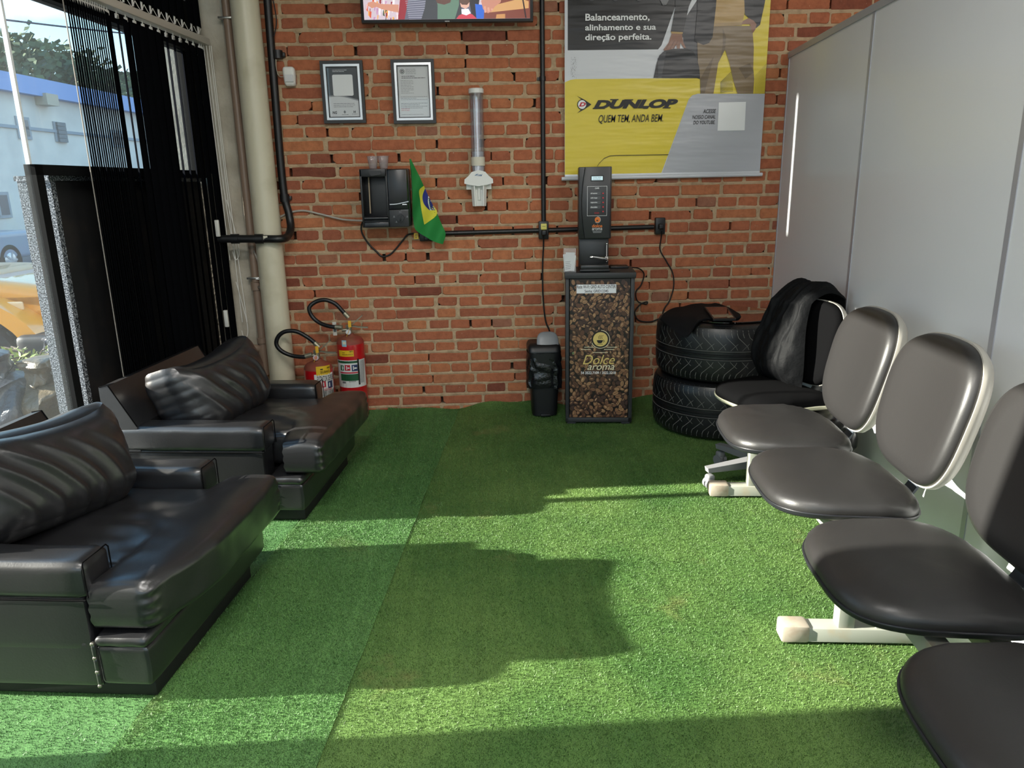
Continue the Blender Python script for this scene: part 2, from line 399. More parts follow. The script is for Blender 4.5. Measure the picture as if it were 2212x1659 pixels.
# ------------------------------------------------------------------ turf
def turf_material(name, a, b_, c_, seed):
    m = bpy.data.materials.new(name); m.use_nodes = True; t = m.node_tree; p = t.nodes['Principled BSDF']
    co = N(t, 'ShaderNodeTexCoord'); mp = N(t, 'ShaderNodeMapping'); mp.inputs['Location'].default_value = (seed, seed*2, 0)
    t.links.new(co.outputs['Object'], mp.inputs[0])
    n1 = N(t, 'ShaderNodeTexNoise', Scale=1.3, Detail=5.0, Roughness=.6); t.links.new(mp.outputs[0], n1.inputs['Vector'])
    c1 = ramp(t, n1.outputs['Fac'], [(.38, hexc(a)), (.62, hexc(b_))])
    n2 = N(t, 'ShaderNodeTexNoise', Scale=420.0, Detail=2.0); t.links.new(mp.outputs[0], n2.inputs['Vector'])
    c2 = ramp(t, n2.outputs['Fac'], [(.34, (.32, .34, .32, 1)), (.5, (.92, .92, .92, 1)), (.66, (1.4, 1.4, 1.3, 1))])
    mu = N(t, 'ShaderNodeMixRGB', _blend_type='MULTIPLY'); mu.inputs[0].default_value = 1; t.links.new(c1, mu.inputs[1]); t.links.new(c2, mu.inputs[2])
    n3 = N(t, 'ShaderNodeTexNoise', Scale=2.6, Detail=6.0, Roughness=.65); mp3 = N(t, 'ShaderNodeMapping'); mp3.inputs['Location'].default_value = (seed*3.7, 1, 0)
    t.links.new(co.outputs['Object'], mp3.inputs[0]); t.links.new(mp3.outputs[0], n3.inputs['Vector'])
    k3 = ramp(t, n3.outputs['Fac'], [(.60, (0, 0, 0, 1)), (.78, (.7, .7, .7, 1))])
    m3 = N(t, 'ShaderNodeMixRGB'); t.links.new(k3, m3.inputs[0]); t.links.new(mu.outputs[0], m3.inputs[1]); m3.inputs[2].default_value = hexc(c_)
    mp4 = N(t, 'ShaderNodeMapping'); mp4.inputs['Rotation'].default_value = (0, 0, math.radians(5.6)); mp4.inputs['Scale'].default_value = (26, .8, 1)
    n4 = N(t, 'ShaderNodeTexNoise', Scale=1.0, Detail=3.0); t.links.new(co.outputs['Object'], mp4.inputs[0]); t.links.new(mp4.outputs[0], n4.inputs['Vector'])
    c4 = ramp(t, n4.outputs['Fac'], [(.3, (.90, .90, .90, 1)), (.7, (1.08, 1.08, 1.08, 1))])
    m4 = N(t, 'ShaderNodeMixRGB', _blend_type='MULTIPLY'); m4.inputs[0].default_value = 1; t.links.new(m3.outputs[0], m4.inputs[1]); t.links.new(c4, m4.inputs[2])
    t.links.new(m4.outputs[0], p.inputs['Base Color']); p.inputs['Roughness'].default_value = .55; p.inputs['Specular IOR Level'].default_value = .35
    return m
TURF = [turf_material('turf_window_side', '#487040', '#57804c', '#556334', 3.1), turf_material('turf_middle', '#4a723d', '#5b8249', '#5c6a3a', 7.7), turf_material('turf_worn', '#466833', '#5e7b40', '#7c774a', 1.3)]  # each laid strip has its own green
def turf(name, outline, idx, label, curl, n_bl, top):
    """outline in floor coordinates; base sheet plus short leaning blades"""
    b = M(); ys = []
    rng = np.random.default_rng(idx+5)
    def lift(x, y):
        if y < -.16: return 0.0
        s = (y+.16)/.16; return curl*s*s*(1+.5*math.sin(x*7.3)+.3*math.sin(x*17+1))*.7
    xs0 = [p[0] for p in outline]; y0 = min(p[1] for p in outline); y1 = max(p[1] for p in outline)
    def span(y):
        c = []
        for i in range(len(outline)):
            (ax, ay), (bx, by) = outline[i], outline[(i+1) % len(outline)]
            if (ay-y)*(by-y) <= 0 and abs(ay-by) > 1e-6: c.append(ax+(bx-ax)*(y-ay)/(by-ay))
        return (min(c), max(c)) if len(c) > 1 else (min(xs0), max(xs0))
    yy = [y0+(y1-.2-y0)*i/50 for i in range(50)]+[y1-.2+.2*i/16 for i in range(17)]
    nx = 60; vs = []; fs = []
    for i, y in enumerate(yy):
        l, r = span(min(max(y, y0+1e-4), y1-1e-4))
        w1 = .004*noise.noise(Vector((y*6, idx*5, 0)))+.003*noise.noise(Vector((y*25, idx*5, 0)))
        for j in range(nx+1):
            x = l+(r-l)*j/nx+(w1 if j in (0, nx) else 0); vs.append((x, y, top+lift(x, y)))
        if i:
            a, c = (i-1)*(nx+1), i*(nx+1)
            fs += [[a+j, a+j+1, c+j+1, c+j] for j in range(nx)]
    b.add(vs, fs, TURF[idx])
    k = len(b.v)
    # blades
    P = rng.random((n_bl*3, 2)); X = min(xs0)+(max(xs0)-min(xs0))*P[:, 0]; Y = -3.5+(y1+3.5)*P[:, 1]
    L = np.interp(Y, yy, [vs[i*(nx+1)][0] for i in range(len(yy))]); R_ = np.interp(Y, yy, [vs[i*(nx+1)+nx][0] for i in range(len(yy))])
    ok = (X > L) & (X < R_); X, Y = X[ok][:n_bl], Y[ok][:n_bl]; n = len(X)
    Z = np.array([top+lift(x, y) if y > -.16 else top for x, y in zip(X, Y)])
    an = rng.random(n)*2*np.pi; le = rng.uniform(.004, .0078, n); ln = rng.uniform(.001, .006, n); wd = rng.uniform(.0008, .0016, n); lz = rng.random(n)*2*np.pi
    A = np.stack([X-np.cos(an)*wd, Y-np.sin(an)*wd, Z], 1); B_ = np.stack([X+np.cos(an)*wd, Y+np.sin(an)*wd, Z], 1)
    C = np.stack([X+np.cos(lz)*ln, Y+np.sin(lz)*ln, Z+le], 1)
    V = np.empty((n*3, 3)); V[0::3] = A; V[1::3] = B_; V[2::3] = C
    me = bpy.data.meshes.new(name); nv = k+n*3; me.vertices.add(nv)
    me.vertices.foreach_set('co', np.concatenate([np.array(b.v), V]).ravel().astype(np.float32))
    lo = [i for f in b.f for i in f]; nl = len(lo)+n*3; me.loops.add(nl)
    me.loops.foreach_set('vertex_index', np.concatenate([np.array(lo), np.arange(k, nv)]).astype(np.int32))
    st = np.concatenate([np.arange(len(b.f))*4, len(lo)+np.arange(n)*3]).astype(np.int32); me.polygons.add(len(st)); me.polygons.foreach_set('loop_start', st)
    me.materials.append(TURF[idx]); me.update(calc_edges=True); me.validate()
    o = bpy.data.objects.new(name, me); COL.objects.link(o); ROOT[name] = Matrix.Identity(4)
    return tag(o, label, 'artificial turf', 'strips of artificial turf laid side by side')
s1a, s1b = W.z(545, 1245), W.z(640, 1130); k1 = (s1b[0]-s1a[0])/(s1b[1]-s1a[1])
s2a, s2b = W.z(683, 1659), W.z(995, 878); k2 = (s2b[0]-s2a[0])/(s2b[1]-s2a[1])
e1 = lambda y: s1a[0]+k1*(y-s1a[1]); e2 = lambda y: s2a[0]+k2*(y-s2a[1])
YN = -5.6
turf('artificial_turf', [(-1.56+.11*YN, YN), (e1(YN), YN), (e1(-.01), -.01), (-1.56, -.01)], 0, 'green artificial turf strip under the black armchairs along the window', .02, 70000, -.004)
turf('artificial_turf', [(e1(YN)+.004, YN), (e2(YN), YN), (e2(-.01), -.01), (e1(-.01)+.004, -.01)], 1, 'narrow green turf strip between the armchairs and the long seam', .035, 130000, -.001)
turf('artificial_turf', [(e2(YN)-.004, YN), (1.33, YN), (1.91, -.01), (e2(-.01)-.004, -.01)], 2, 'wide worn green turf strip under the cabinet, tyres and waiting seats', .06, 330000, -.005)
# ------------------------------------------------------------------ white partition on the right
PANEL = mat('partition_panel', '#d4d6da', .32, spec=.5, coat=.15, bump=(3, .03, .02)); ALU = mat('partition_aluminium', '#aeb0b8', .35, .4)
pt = thing('wall_right', 'white partition', 'wall', RIGHT.loc, RIGHT.rz); del pt['label']; del pt['category']; structure(pt)
PH = 2.125; js = [-.004, -1.225, -2.43, -3.64, -4.85, -6.06]
for i in range(5):
    structure(M().box((0, js[i+1]+.008, .03), (.035, js[i]-.008, PH-.03), PANEL).build('panel', parent=pt, smooth=0))
p = M()
for j in js: p.box((-.003, j-.013, 0), (.038, j+.013, PH), ALU)
p.box((-.008, js[-1], PH-.032), (.043, js[0], PH), ALU).box((-.006, js[-1], 0), (.041, js[0], .035), ALU)
structure(p.build('trim', parent=pt, smooth=0))
# walls beyond the picture
structure(M().box((4.5, -9.2, -.05), (4.62, .1, 3.45)).build('wall_right_far', PLASTER, smooth=0))
fw = M()
for x0, x1, z0, z1 in ((-2.4, 4.6, 2.9, 3.45), (-2.4, -1.9, 0, 2.9), (.1, .25, 0, 2.9), (2.2, 2.35, 0, 2.9), (4.3, 4.6, 0, 2.9), (-2.4, 4.6, -.05, .35)): fw.box((x0, -9.2, z0), (x1, -9.05, z1))
structure(fw.build('wall_front', PLASTER, smooth=0))
lm = mat('added_fill_glow', '#ffffff', .6, emit=('#fff6ea', 3.0))  # glowing face of the added fill fixtures
for i, (lx, ly) in enumerate(FILL_SPOTS):
    t = thing('added_fill_light', 'unseen fill light added under the waiting room ceiling', 'lamp', (lx, ly, 3.36), 0, 'added fill lights')
    M().box((-.62, -.16, 0), (.62, .16, .04), bev=.006).build('housing', WHITE, t); M().box((-.58, -.13, -.012), (.58, .13, 0)).build('fill_panel', lm, t, smooth=0)
# ------------------------------------------------------------------ street window
FRAME = mat('black_steel_frame', '#0b0c0d', .75, spec=.15); CLEAR = glassy('window_film', (.93, .95, .96, 1), .07, '#e8eef2', .05, .02)
w1 = thing('window_1', 'tall street window', 'window', LEFT.loc, LEFT.rz); del w1['label']; del w1['category']; structure(w1)
fr = M().box((-.03, -1.545, 0), (.015, -1.50, 1.515), FRAME).box((-.03, -1.545, 1.475), (.015, -.04, 1.515), FRAME)
fr.box((-.05, -3.02, 2.15), (.03, -.02, 2.40), FRAME).box((-.05, -3.05, 0), (.03, -3.0, 3.4), FRAME).box((-.05, -.09, 2.36), (.03, -.0, 3.4), FRAME).box((-.03, -.205, 1.5), (.015, -.02, 2.14), FRAME).box((-.05, -3.02, 3.2), (.03, -.02, 3.42), FRAME).box((-.05, -3.02, -.02), (.03, -1.52, .03), FRAME)  # jamb beside the column added, top bar deepened, to block stray sun
structure(fr.build('window_frame', parent=w1, smooth=0))
structure(M().box((-.012, -3.0, .03), (-.004, -1.545, 2.15), CLEAR).box((-.012, -1.545, 1.515), (-.004, -.04, 2.15), CLEAR).box((-.012, -3.0, 2.36), (-.004, -.07, 3.2), CLEAR).build('glass', parent=w1, smooth=0))
structure(M().box((-.016, -1.55, 1.515), (.001, -1.538, 2.13), mat('silicone', '#e8ecee', .3)).build('trim', parent=w1, smooth=0))
def granite():
    m = bpy.data.materials.new('grey_granite'); m.use_nodes = True; t = m.node_tree; p = t.nodes['Principled BSDF']
    co = N(t, 'ShaderNodeTexCoord'); n = N(t, 'ShaderNodeTexNoise', Scale=170.0, Detail=2.0, Roughness=.6); t.links.new(co.outputs['Object'], n.inputs['Vector'])
    c = ramp(t, n.outputs['Fac'], [(.36, hexc('#1c1f23')), (.46, hexc('#3d4247')), (.54, hexc('#787c81')), (.66, hexc('#a6a9ad'))]); t.links.new(c, p.inputs['Base Color'])
    p.inputs['Roughness'].default_value = .25; return m
GRAN = granite()
lw = thing('trim_1', 'low wall', 'wall', LEFT.loc, LEFT.rz); del lw['label']; del lw['category']; structure(lw)
structure(M().box((-.165, -1.37, -.2), (-.045, -.05, 1.455)).build('low_wall', mat('black_render', '#141415', .75, var=(7, '#2a2420', .5, .75)), lw, smooth=0))
structure(M().box((-.175, -1.40, -.2), (-.033, -1.37, 1.455)).box((-.18, -1.41, 1.455), (-.03, -.05, 1.475)).build('trim', GRAN, lw, smooth=0))
# ------------------------------------------------------------------ black leather armchairs
SEAM = mat('leather_seam', '#0b0b0c', .95, spec=.05)
BRASS = mat('upholstery_stud', '#8f8b80', .3, .8)
def wr(p, amp, f, seed=0.0): return amp*noise.noise(Vector((p[0]*f+seed, p[1]*f, p[2]*f)))
def armchair(loc, rz, label, back_fn, bow):
    t = thing('armchair', label, 'armchair', loc, rz, 'black leather armchairs')
    S = .815
    M().box((-.78, .03, .002), (-.015, .70, .058), bev=.004).build('plinth', mat('plinth_vinyl', '#0c0c0d', .6), t)
    b = M().rb((-.48, S/2, .12), (.33, S/2-.004, .075), .012, 12, None)
    b.build('base', LEATHER, t)
    # front rail with its padded top
    r = M().rb((-.078, S/2, .118), (.076, S/2, .063), .014, 14, lambda p, o: o+Vector((.004*(1-p[2]**2)*(p[0] > .5), wr(o, .004, 9), 0)))
    rail = r.build('front_rail', LEATHER, t)
    M().rb((-.078, S/2, .194), (.08, S/2+.004, .021), .02, 16, lambda p, o: o+Vector((wr(o, .003, 30), wr(o, .003, 22), wr(o, .005, 16)))).build('rail_pad', LEATHER, rail)
    d = M()
    for k in range(4): d.rb((-.158, -.003, .055+k*.045), (.006, .006, .006), .0058, 4, mt=BRASS)
    for k in range(3): d.rb((-.157, -.002, .078+k*.045), (.006, .005, .020), .005, 6, mt=LEATHER)
    d.build('studs', parent=rail)
    for y0, y1, sg in ((0, .126, -1), (.69, S, 1)):
        yc, hy = (y0+y1)/2, (y1-y0)/2
        a = M().rb((-.49, yc, .245), (.325, hy-.003, .085), .01, 10).build('armrest', LEATHER, t)
        M().rb((-.484, yc, .378), (.334, hy, .056), .024, 16, lambda p, o: o+Vector((wr(o, .002, 20), wr(o, .0025, 14)+.003*(1-p[2]**2)*p[1]*(abs(p[1]) > .9), .004*(1-p[1]**2)*(p[2] > .9)+wr(o, .0025, 11)))).build('arm_pad', LEATHER, a)
        c = M(); c.tube([(-.15, y0+.004, .33), (-.15, y0+.004, .425), (-.152, y0+.01, .434), (-.152, y1-.01, .434), (-.15, y1-.004, .425), (-.15, y1-.004, .33)], .0022, n=6); c.build('piping', SEAM, a); c = M()
        c.tube([(-.80, y0-.0005 if sg < 0 else y1+.0005, .323), (-.155, y0-.0005 if sg < 0 else y1+.0005, .323)], .0028, n=6)
        c.build('piping', SEAM, a)
    # wedge-shaped outer back standing on the arms
    poly = [(-.842, .08), (-.842, .61), (-.80, .618), (-.70, .435), (-.70, .08)]
    M().prism(poly, lambda a, b_, d_: Vector((a, d_, b_)), .003, S-.003).build('back_panel', LEATHER, t, smooth=20)
    for yy in (.004, S-.004): M().tube([(-.838, yy, .612), (-.80, yy, .619), (-.70, yy, .437)], .003, n=6).build('piping', SEAM, t)
    # T-shaped seat cushion, drooping over the front rail
    def seat(p, o):
        x, y, z = o
        e = 1-p[1]**2
        crown = (.030*e*(1-max(0, p[0])**4)+.012*math.exp(-((y-.79)/.10)**2)) if p[2] > 0 else 0
        z += crown+.012*math.exp(-((x-.02)/.1)**2)*(p[2] > 0)
        if x < -.080:                                          # neck between the arms
            s = min(1, (-.080-x)/.03); lo, hi = .132, .684
            y = y+s*((lo+(hi-lo)*(y/S))-y)
        if p[0] > 0: x -= bow*max(0, 1-y/.30)**1.4
        ridge = math.sin((y*1.1+x*.35)*52+3*noise.noise(Vector((x*5, y*5, 0))))
        am = .004*math.exp(-((x+.20)/.11)**2)*max(0, 1-abs(y-.28)/.25)
        if p[2] > .3: z += ridge*am+wr(o, .004, 10)+.0028*noise.ridged_multi_fractal(Vector((x*7, y*3, 2)), 1, 2, 3, 1, 2)*.5
        x += wr(o, .004, 13)*(p[0] > .5)+.0022*math.sin(z*190)*(abs(p[1]) > .9)
        y += (.012*(1-p[2]**2)*(1 if p[1] > 0 else -1))*(abs(p[1]) > .8)
        return Vector((x, y, z))
    cu = M().rb((-.30, S/2, .286), (.388, S/2-.018, .070), .027, 52, seat).build('seat_cushion', LEATHER, t, smooth=60)
    back = M().rb((0, 0, 0), (.125, .275, .185), .10, 76, back_fn).build('back_cushion', LEATHER, t, smooth=60)
    return t, back
def folds(p, o, seed, amp):
    """gathered diagonal folds across the face of a loose cushion"""
    y, z = o[1], o[2]
    w_ = noise.noise(Vector((y*4+seed, z*4, seed)))*1.3
    ph = (y*1.0+z*.5+.35*z*z)*84+w_*2.0
    s = (.5+.5*math.sin(ph))**2.6*(.65+.5*noise.noise(Vector((y*9, z*3, seed+4))))
    mask = math.exp(-(abs(y+.01)/.24)**4)*math.exp(-(abs(z+.04)/.16)**4)
    return amp*s*mask+wr(o, .004, 8, seed)
def cushion_fn(near, far, zl, zf, seed, wide, mid, amp=.017):
    """near/far: how far forward each end of the loose back cushion sits"""
    def fn(p, o):
        x, y, z = o
        x = x*(1-.12*max(0, p[2])**2)+.028*(1-p[1]**2)*(1-p[2]**2)*(1 if p[0] > 0 else .2)
        y = y*(wide+.10*p[2])
        z = z+(.060*abs(p[1])**2.5-.034)*max(0, p[2])
        if p[0] > 0: x += folds(p, o, seed, amp)*min(1, p[0]*1.4)
        if abs(p[1]) > .75: y += math.copysign(.0025*math.sin(z*70+seed), p[1])*(abs(p[1])-.75)*4; x += .002*math.sin(z*60+seed)*(abs(p[1])-.75)*4
        th = -.30                                             # lean back
        X, Z = x*math.cos(th)+z*math.sin(th), -x*math.sin(th)+z*math.cos(th)
        k = (y+.27)/.54
        return Vector((near+(far-near)*k+X, mid+y, zl+(zf-zl)*k+Z))
    return fn
o1 = W.z(340, 1519); o2 = W.z(663, 1130); SR = -math.radians(6.5)
armchair(o1, SR, 'black leather armchair in the foreground, its back cushion wrinkled and sunlit along the near arm', cushion_fn(-.60, -.465, .578, .518, 1.7, 1.13, .35), .085)
armchair(o2, SR, 'black leather armchair nearer the brick wall, its loose back cushion twisted on the seat', cushion_fn(-.60, -.47, .475, .52, 5.2, .95, .385), .0)
# ------------------------------------------------------------------ beam of waiting seats
EDGE = mat('grey_edge_trim', '#a8a49b', .45); SHELLB = mat('black_seat_shell', '#1d1e22', .4); PAINT = mat('beige_grey_paint', '#97998f', .45, var=(14, '#9c8f78', .55, .8)); BRK = mat('slate_bracket', '#4a5058', .4)
CAPM = mat('foot_cap', '#a99e8f', .5, var=(20, '#8f7a66', .5, .8))
def sup(a, b, n, k=56, taper=0.0, bow=0.0):
    o = []
    for i in range(k):
        t = 2*math.pi*i/k; c, s = math.cos(t), math.sin(t)
        x = a*math.copysign(abs(c)**(2/n), c); y = b*math.copysign(abs(s)**(2/n), s)
        o.append((x, y*(1+taper*x/a)+bow*0))
    return o
BT = thing('beam_seating', 'row of four charcoal padded waiting seats on one pale grey metal beam', 'waiting seats', RIGHT.loc, RIGHT.rz)
def wrinkle(a, b, h, s): return Vector((0, 0, .003*noise.noise(Vector((a*22+s, b*22, 0)))))
def pad_seat(parent, wc, uc, z, hw, hu, m_top, m_shell, m_edge, seed, rot=0.0, names=('seat', 'seat_shell', 'edge_trim')):
    ol = sup(hw, hu, 3.3, 64, .05)
    def fn(a, b, h):
        q = Vector((a*math.cos(rot)-b*math.sin(rot), a*math.sin(rot)+b*math.cos(rot), h))
        front = max(0, (-a/hw-.45))
        z_ = z+h*.88-.035*front**2-.026*max(0, a/hw-.3)
        rr = max(abs(a/hw), abs(b/hu))
        if h > .012: z_ += .0028*math.sin(math.atan2(b, a)*46+seed)*max(0, rr-.72)*3*(h < .06)+.0025*noise.noise(Vector((a*14+seed, b*14, 1)))
        return Vector((wc+q[0], uc+q[1], z_))
    rings = [(.97, .0), (1.0, .006), (1.012, .016), (1.0, .034), (.965, .047), (.90, .056), (.78, .062), (.6, .066), (.4, .067), (.2, .0675), (.05, .068)]
    st = M().pad(ol, rings, fn).build(names[0], m_top, parent, smooth=70)
    M().pad(ol, [(.55, -.03), (.85, -.024), (.985, -.010), (1.016, -.002), (1.018, .006), (1.0, .010), (.9, .010)], fn).build(names[1], m_shell, st, smooth=50)
    M().tube([fn(a*1.017, b*1.017, .010) for a, b in ol], .0035, n=6, closed=True).build(names[2], m_edge, st, smooth=60)
    return st
def pad_back(parent, w0, uc, z0, hu, hz, tilt, m_top, m_shell, seed, rot=0.0):
    ol = sup(hu, hz, 3.0, 64)
    ol = [(a*(1+.05*b/hz), b) for a, b in ol]
    def fn(a, b, h):
        bow = -.030*(a/hu)**2                                     # hollow to sit in
        x = h+.0+bow*-1*.0
        X = -x*math.cos(tilt)+b*math.sin(tilt); Z = b*math.cos(tilt)+x*math.sin(tilt)
        X += -.025*(a/hu)**2
        q = (X*math.cos(rot)-a*math.sin(rot), X*math.sin(rot)+a*math.cos(rot))
        return Vector((w0+q[0], uc+q[1], z0+Z))
    rings = [(.97, .0), (1.0, .008), (.995, .022), (.965, .036), (.90, .045), (.75, .050), (.5, .052), (.25, .053), (.05, .0535)]
    k = M().pad(ol, rings, fn).build('backrest', m_top, parent, smooth=70)
    M().pad(ol, [(.3, -.04), (.8, -.038), (.95, -.03), (1.015, -.012), (1.025, .0), (1.02, .010), (.98, .010)], fn).build('back_shell', m_shell, k, smooth=50)
    return k
for i, uc in enumerate((1.935, 2.475, 3.065, 3.655)):
    st = pad_seat(BT, -.478, -uc, .425, .228, .258, VINYL, SHELLB, SHELLB, i*3.1)
    bk = pad_back(BT, -.175, -uc-.01, .69, .245, .232, math.radians(13), VINYL, EDGE, i)
    br = M()
    br.tube([(-.40, -uc, .385), (-.26, -uc, .39), (-.212, -uc, .425), (-.178, -uc, .52), (-.118, -uc, .66)], .001, smooth=5, n=4)
    pth = catmull([(-.46, 0, .388), (-.27, 0, .39), (-.208, 0, .425), (-.19, 0, .52), (-.135, 0, .66)], 6)
    vs, fs = [], []
    for k, p in enumerate(pth):
        nrm = (pth[min(k+1, len(pth)-1)]-pth[max(k-1, 0)]).normalized(); nn = Vector((-nrm[2], 0, nrm[0]))*.004
        for dy in (-.03, .03):
            vs += [p+nn+Vector((0, dy-uc, 0)), p-nn+Vector((0, dy-uc, 0))]
        if k:
            a, c = (k-1)*4, k*4
            for u_, v_ in ((0, 2), (2, 3), (3, 1), (1, 0)): fs.append([a+u_, a+v_, c+v_, c+u_])
    M().add(vs, fs).build('seat_bracket', BRK, bk, smooth=40)
bm_ = M()
for w_ in (-.50, -.36): bm_.box((w_-.025, -3.93, .325), (w_+.025, -1.50, .375), bev=.004)
bm_.build('beam', PAINT, BT)
for uc in (1.575, 2.700, 3.83):
    lg = M().box((-.60, -uc-.03, .004), (-.07, -uc+.03, .052), PAINT, .004)
    for w_ in (-.475, -.36): lg.box((w_-.025, -uc-.024, .05), (w_+.025, -uc+.024, .326), PAINT, .003)
    l_ = lg.build('leg', parent=BT)
    M().box((-.672, -uc-.034, .001), (-.585, -uc+.034, .060), bev=.010).build('foot_cap', CAPM, l_)
# ------------------------------------------------------------------ black office chair and jacket
FAB = mat('black_fabric', '#0b0b0c', 1.0, spec=.04, bump=(420, .3, .002)); CREAM = mat('aged_cream_plastic', '#c9c6ac', .45); GREYP = mat('grey_nylon', '#6e7073', .5)
oc = RIGHT.I @ Vector(W.z(1665, 838, .47)); OCW, OCU = oc[0], -oc[1]
OT = thing('office_chair', 'black fabric office chair with grey castor base beside the tyres', 'office chair', RIGHT.X @ Vector((OCW, -OCU, 0)), RIGHT.rz+math.radians(24))
pad_seat(OT, .0, .0, .425, .215, .225, FAB, CREAM, CREAM, 9.0, 0)
ob = pad_back(OT, .240, .0, .665, .18, .195, math.radians(9), FAB, EDGE, 2, 0)
M().tube([(.02, 0, .40), (.20, .0, .40), (.275, .0, .45), (.285, .0, .58)], .022, smooth=8, n=12).build('bellows', mat('bellows', '#3a3a3a', .6), ob)
M().box((-.11, -.09, .375), (.11, .09, .405), bev=.006).cyl((0, 0, .33), (0, 0, .38), .024).build('seat_plate', mat('khaki_metal', '#a3a084', .5), OT)
M().cyl((0, 0, .12), (0, 0, .24), .028, BLACK).cyl((0, 0, .24), (0, 0, .34), .018, STEEL).build('gas_lift', parent=OT)
base = M().lathe((0, 0, 0), [(.02, .07), (.048, .075), (.05, .13), (.03, .14)], n=24)
st_ = []
for k in range(5):
    a = math.radians(172+72*k); ca, sa = math.cos(a), math.sin(a)
    X = Matrix.Rotation(a, 4, 'Z')
    base.add([X @ Vector(v) for v in [(.03, -.026, .09), (.03, .026, .09), (.30, .017, .085), (.30, -.017, .085), (.03, -.03, .135), (.03, .03, .135), (.305, .019, .108), (.305, -.019, .108)]], [[3, 2, 1, 0], [4, 5, 6, 7], [0, 1, 5, 4], [1, 2, 6, 5], [2, 3, 7, 6], [3, 0, 4, 7]])
    st_.append((X, ca, sa))
base = base.build('star_base', GREYP, OT)
for X, ca, sa in st_:
    c = M(); px, py = ca*.285, sa*.285
    for s in (-.014, .014): c.tube([(px-sa*(s-.009), py+ca*(s-.009), .027), (px-sa*(s+.009), py+ca*(s+.009), .027)], .026, n=20)
    c.rb((px, py, .050), (.020, .020, .022), .012, 6)
    c.build('castor', GREYP, base)
NYL = mat('quilted_nylon', '#07080a', .7, spec=.16, bump=(60, .3, .008))
def jacket():
    """puffer jacket folded over the top of the chair back"""
    t = thing('puffer_jacket', 'black puffer jacket draped over the back of the office chair', 'jacket', OT.location, OT.rotation_euler[2])
    rot = 0.0
    def put(s, u_, d):                                         # s along the drape, u across, d outwards
        q0 = Vector((.240, .0, 0))
        L1 = .40
        if s < L1: X, Z = -.075-d-.03*math.sin(s*7)+.10*(s/L1-1)*.2, .46+(s/L1)*.405
        else:
            a = (s-L1)/.16
            if a < 1: X, Z = -.075+.16*a-d*math.cos(a*math.pi), .865+.03*math.sin(a*math.pi)+d*math.sin(a*math.pi)
            else: X, Z = .085+d, .865-(s-L1-.16)
        X += (Z-.665)*math.tan(math.radians(9))*.8
        return Vector((q0[0]+X*math.cos(rot)-u_*math.sin(rot), q0[1]+X*math.sin(rot)+u_*math.cos(rot), Z))
    ns, nu = 64, 48; vs = []; fs = []
    for layer in (0, 1):
        for i in range(ns+1):
            s = .80*i/ns
            for j in range(nu+1):
                v = -1+2*j/nu
                u0 = .085+.02*math.sin(s*5); hw = .135+.02*math.exp(-((s-.1)/.2)**2)+.012*math.sin(s*11)
                u_ = u0+v*hw
                ed = (1-abs(v)**6)*(1-abs(2*i/ns-1)**10)
                pf = abs(math.sin(s*21+v*1.6+1.6*noise.noise(Vector((s*4, v*2, 0)))))**.5*.010+.016*noise.noise(Vector((s*6, v*3, 3)))+.012*noise.noise(Vector((s*17, v*9, 3)))+.010*math.sin(v*7+s*6)
                d = (.030+.035*math.exp(-((s-.12)/.14)**2)+pf)*ed if layer == 0 else .004*ed
                vs.append(put(s, u_, d))
    k = (ns+1)*(nu+1)
    for l in (0, 1):
        for i in range(ns):
            for j in range(nu):
                a = l*k+i*(nu+1)+j; q = [a, a+1, a+nu+2, a+nu+1]; fs.append(q if l else q[::-1])
    M().add(vs, fs).build('body', NYL, t, smooth=80)
    # sleeve hanging beside the seat
jacket()
bt = thing('snack_bag', 'crumpled shiny snack bag on the floor behind the office chair', 'bag', RIGHT.X @ Vector((-.17, -1.62, 0)), RIGHT.rz)
FOIL = mat('foil', '#c9ccd4', .18, .9); 
M().rb((0, .02, .20), (.09, .11, .20), .05, 20, lambda p, o: o+Vector((wr(o, .03, 14), wr(o, .03, 12, 4), wr(o, .02, 15, 8)))).build('bag', mat('black_bag_film', '#0d0d10', .25), bt, smooth=25)
M().rb((-.075, .05, .27), (.02, .05, .09), .015, 14, lambda p, o: o+Vector((wr(o, .03, 22), wr(o, .02, 22, 4), wr(o, .02, 19, 8)))).build('foil_label', FOIL, bt, smooth=15)
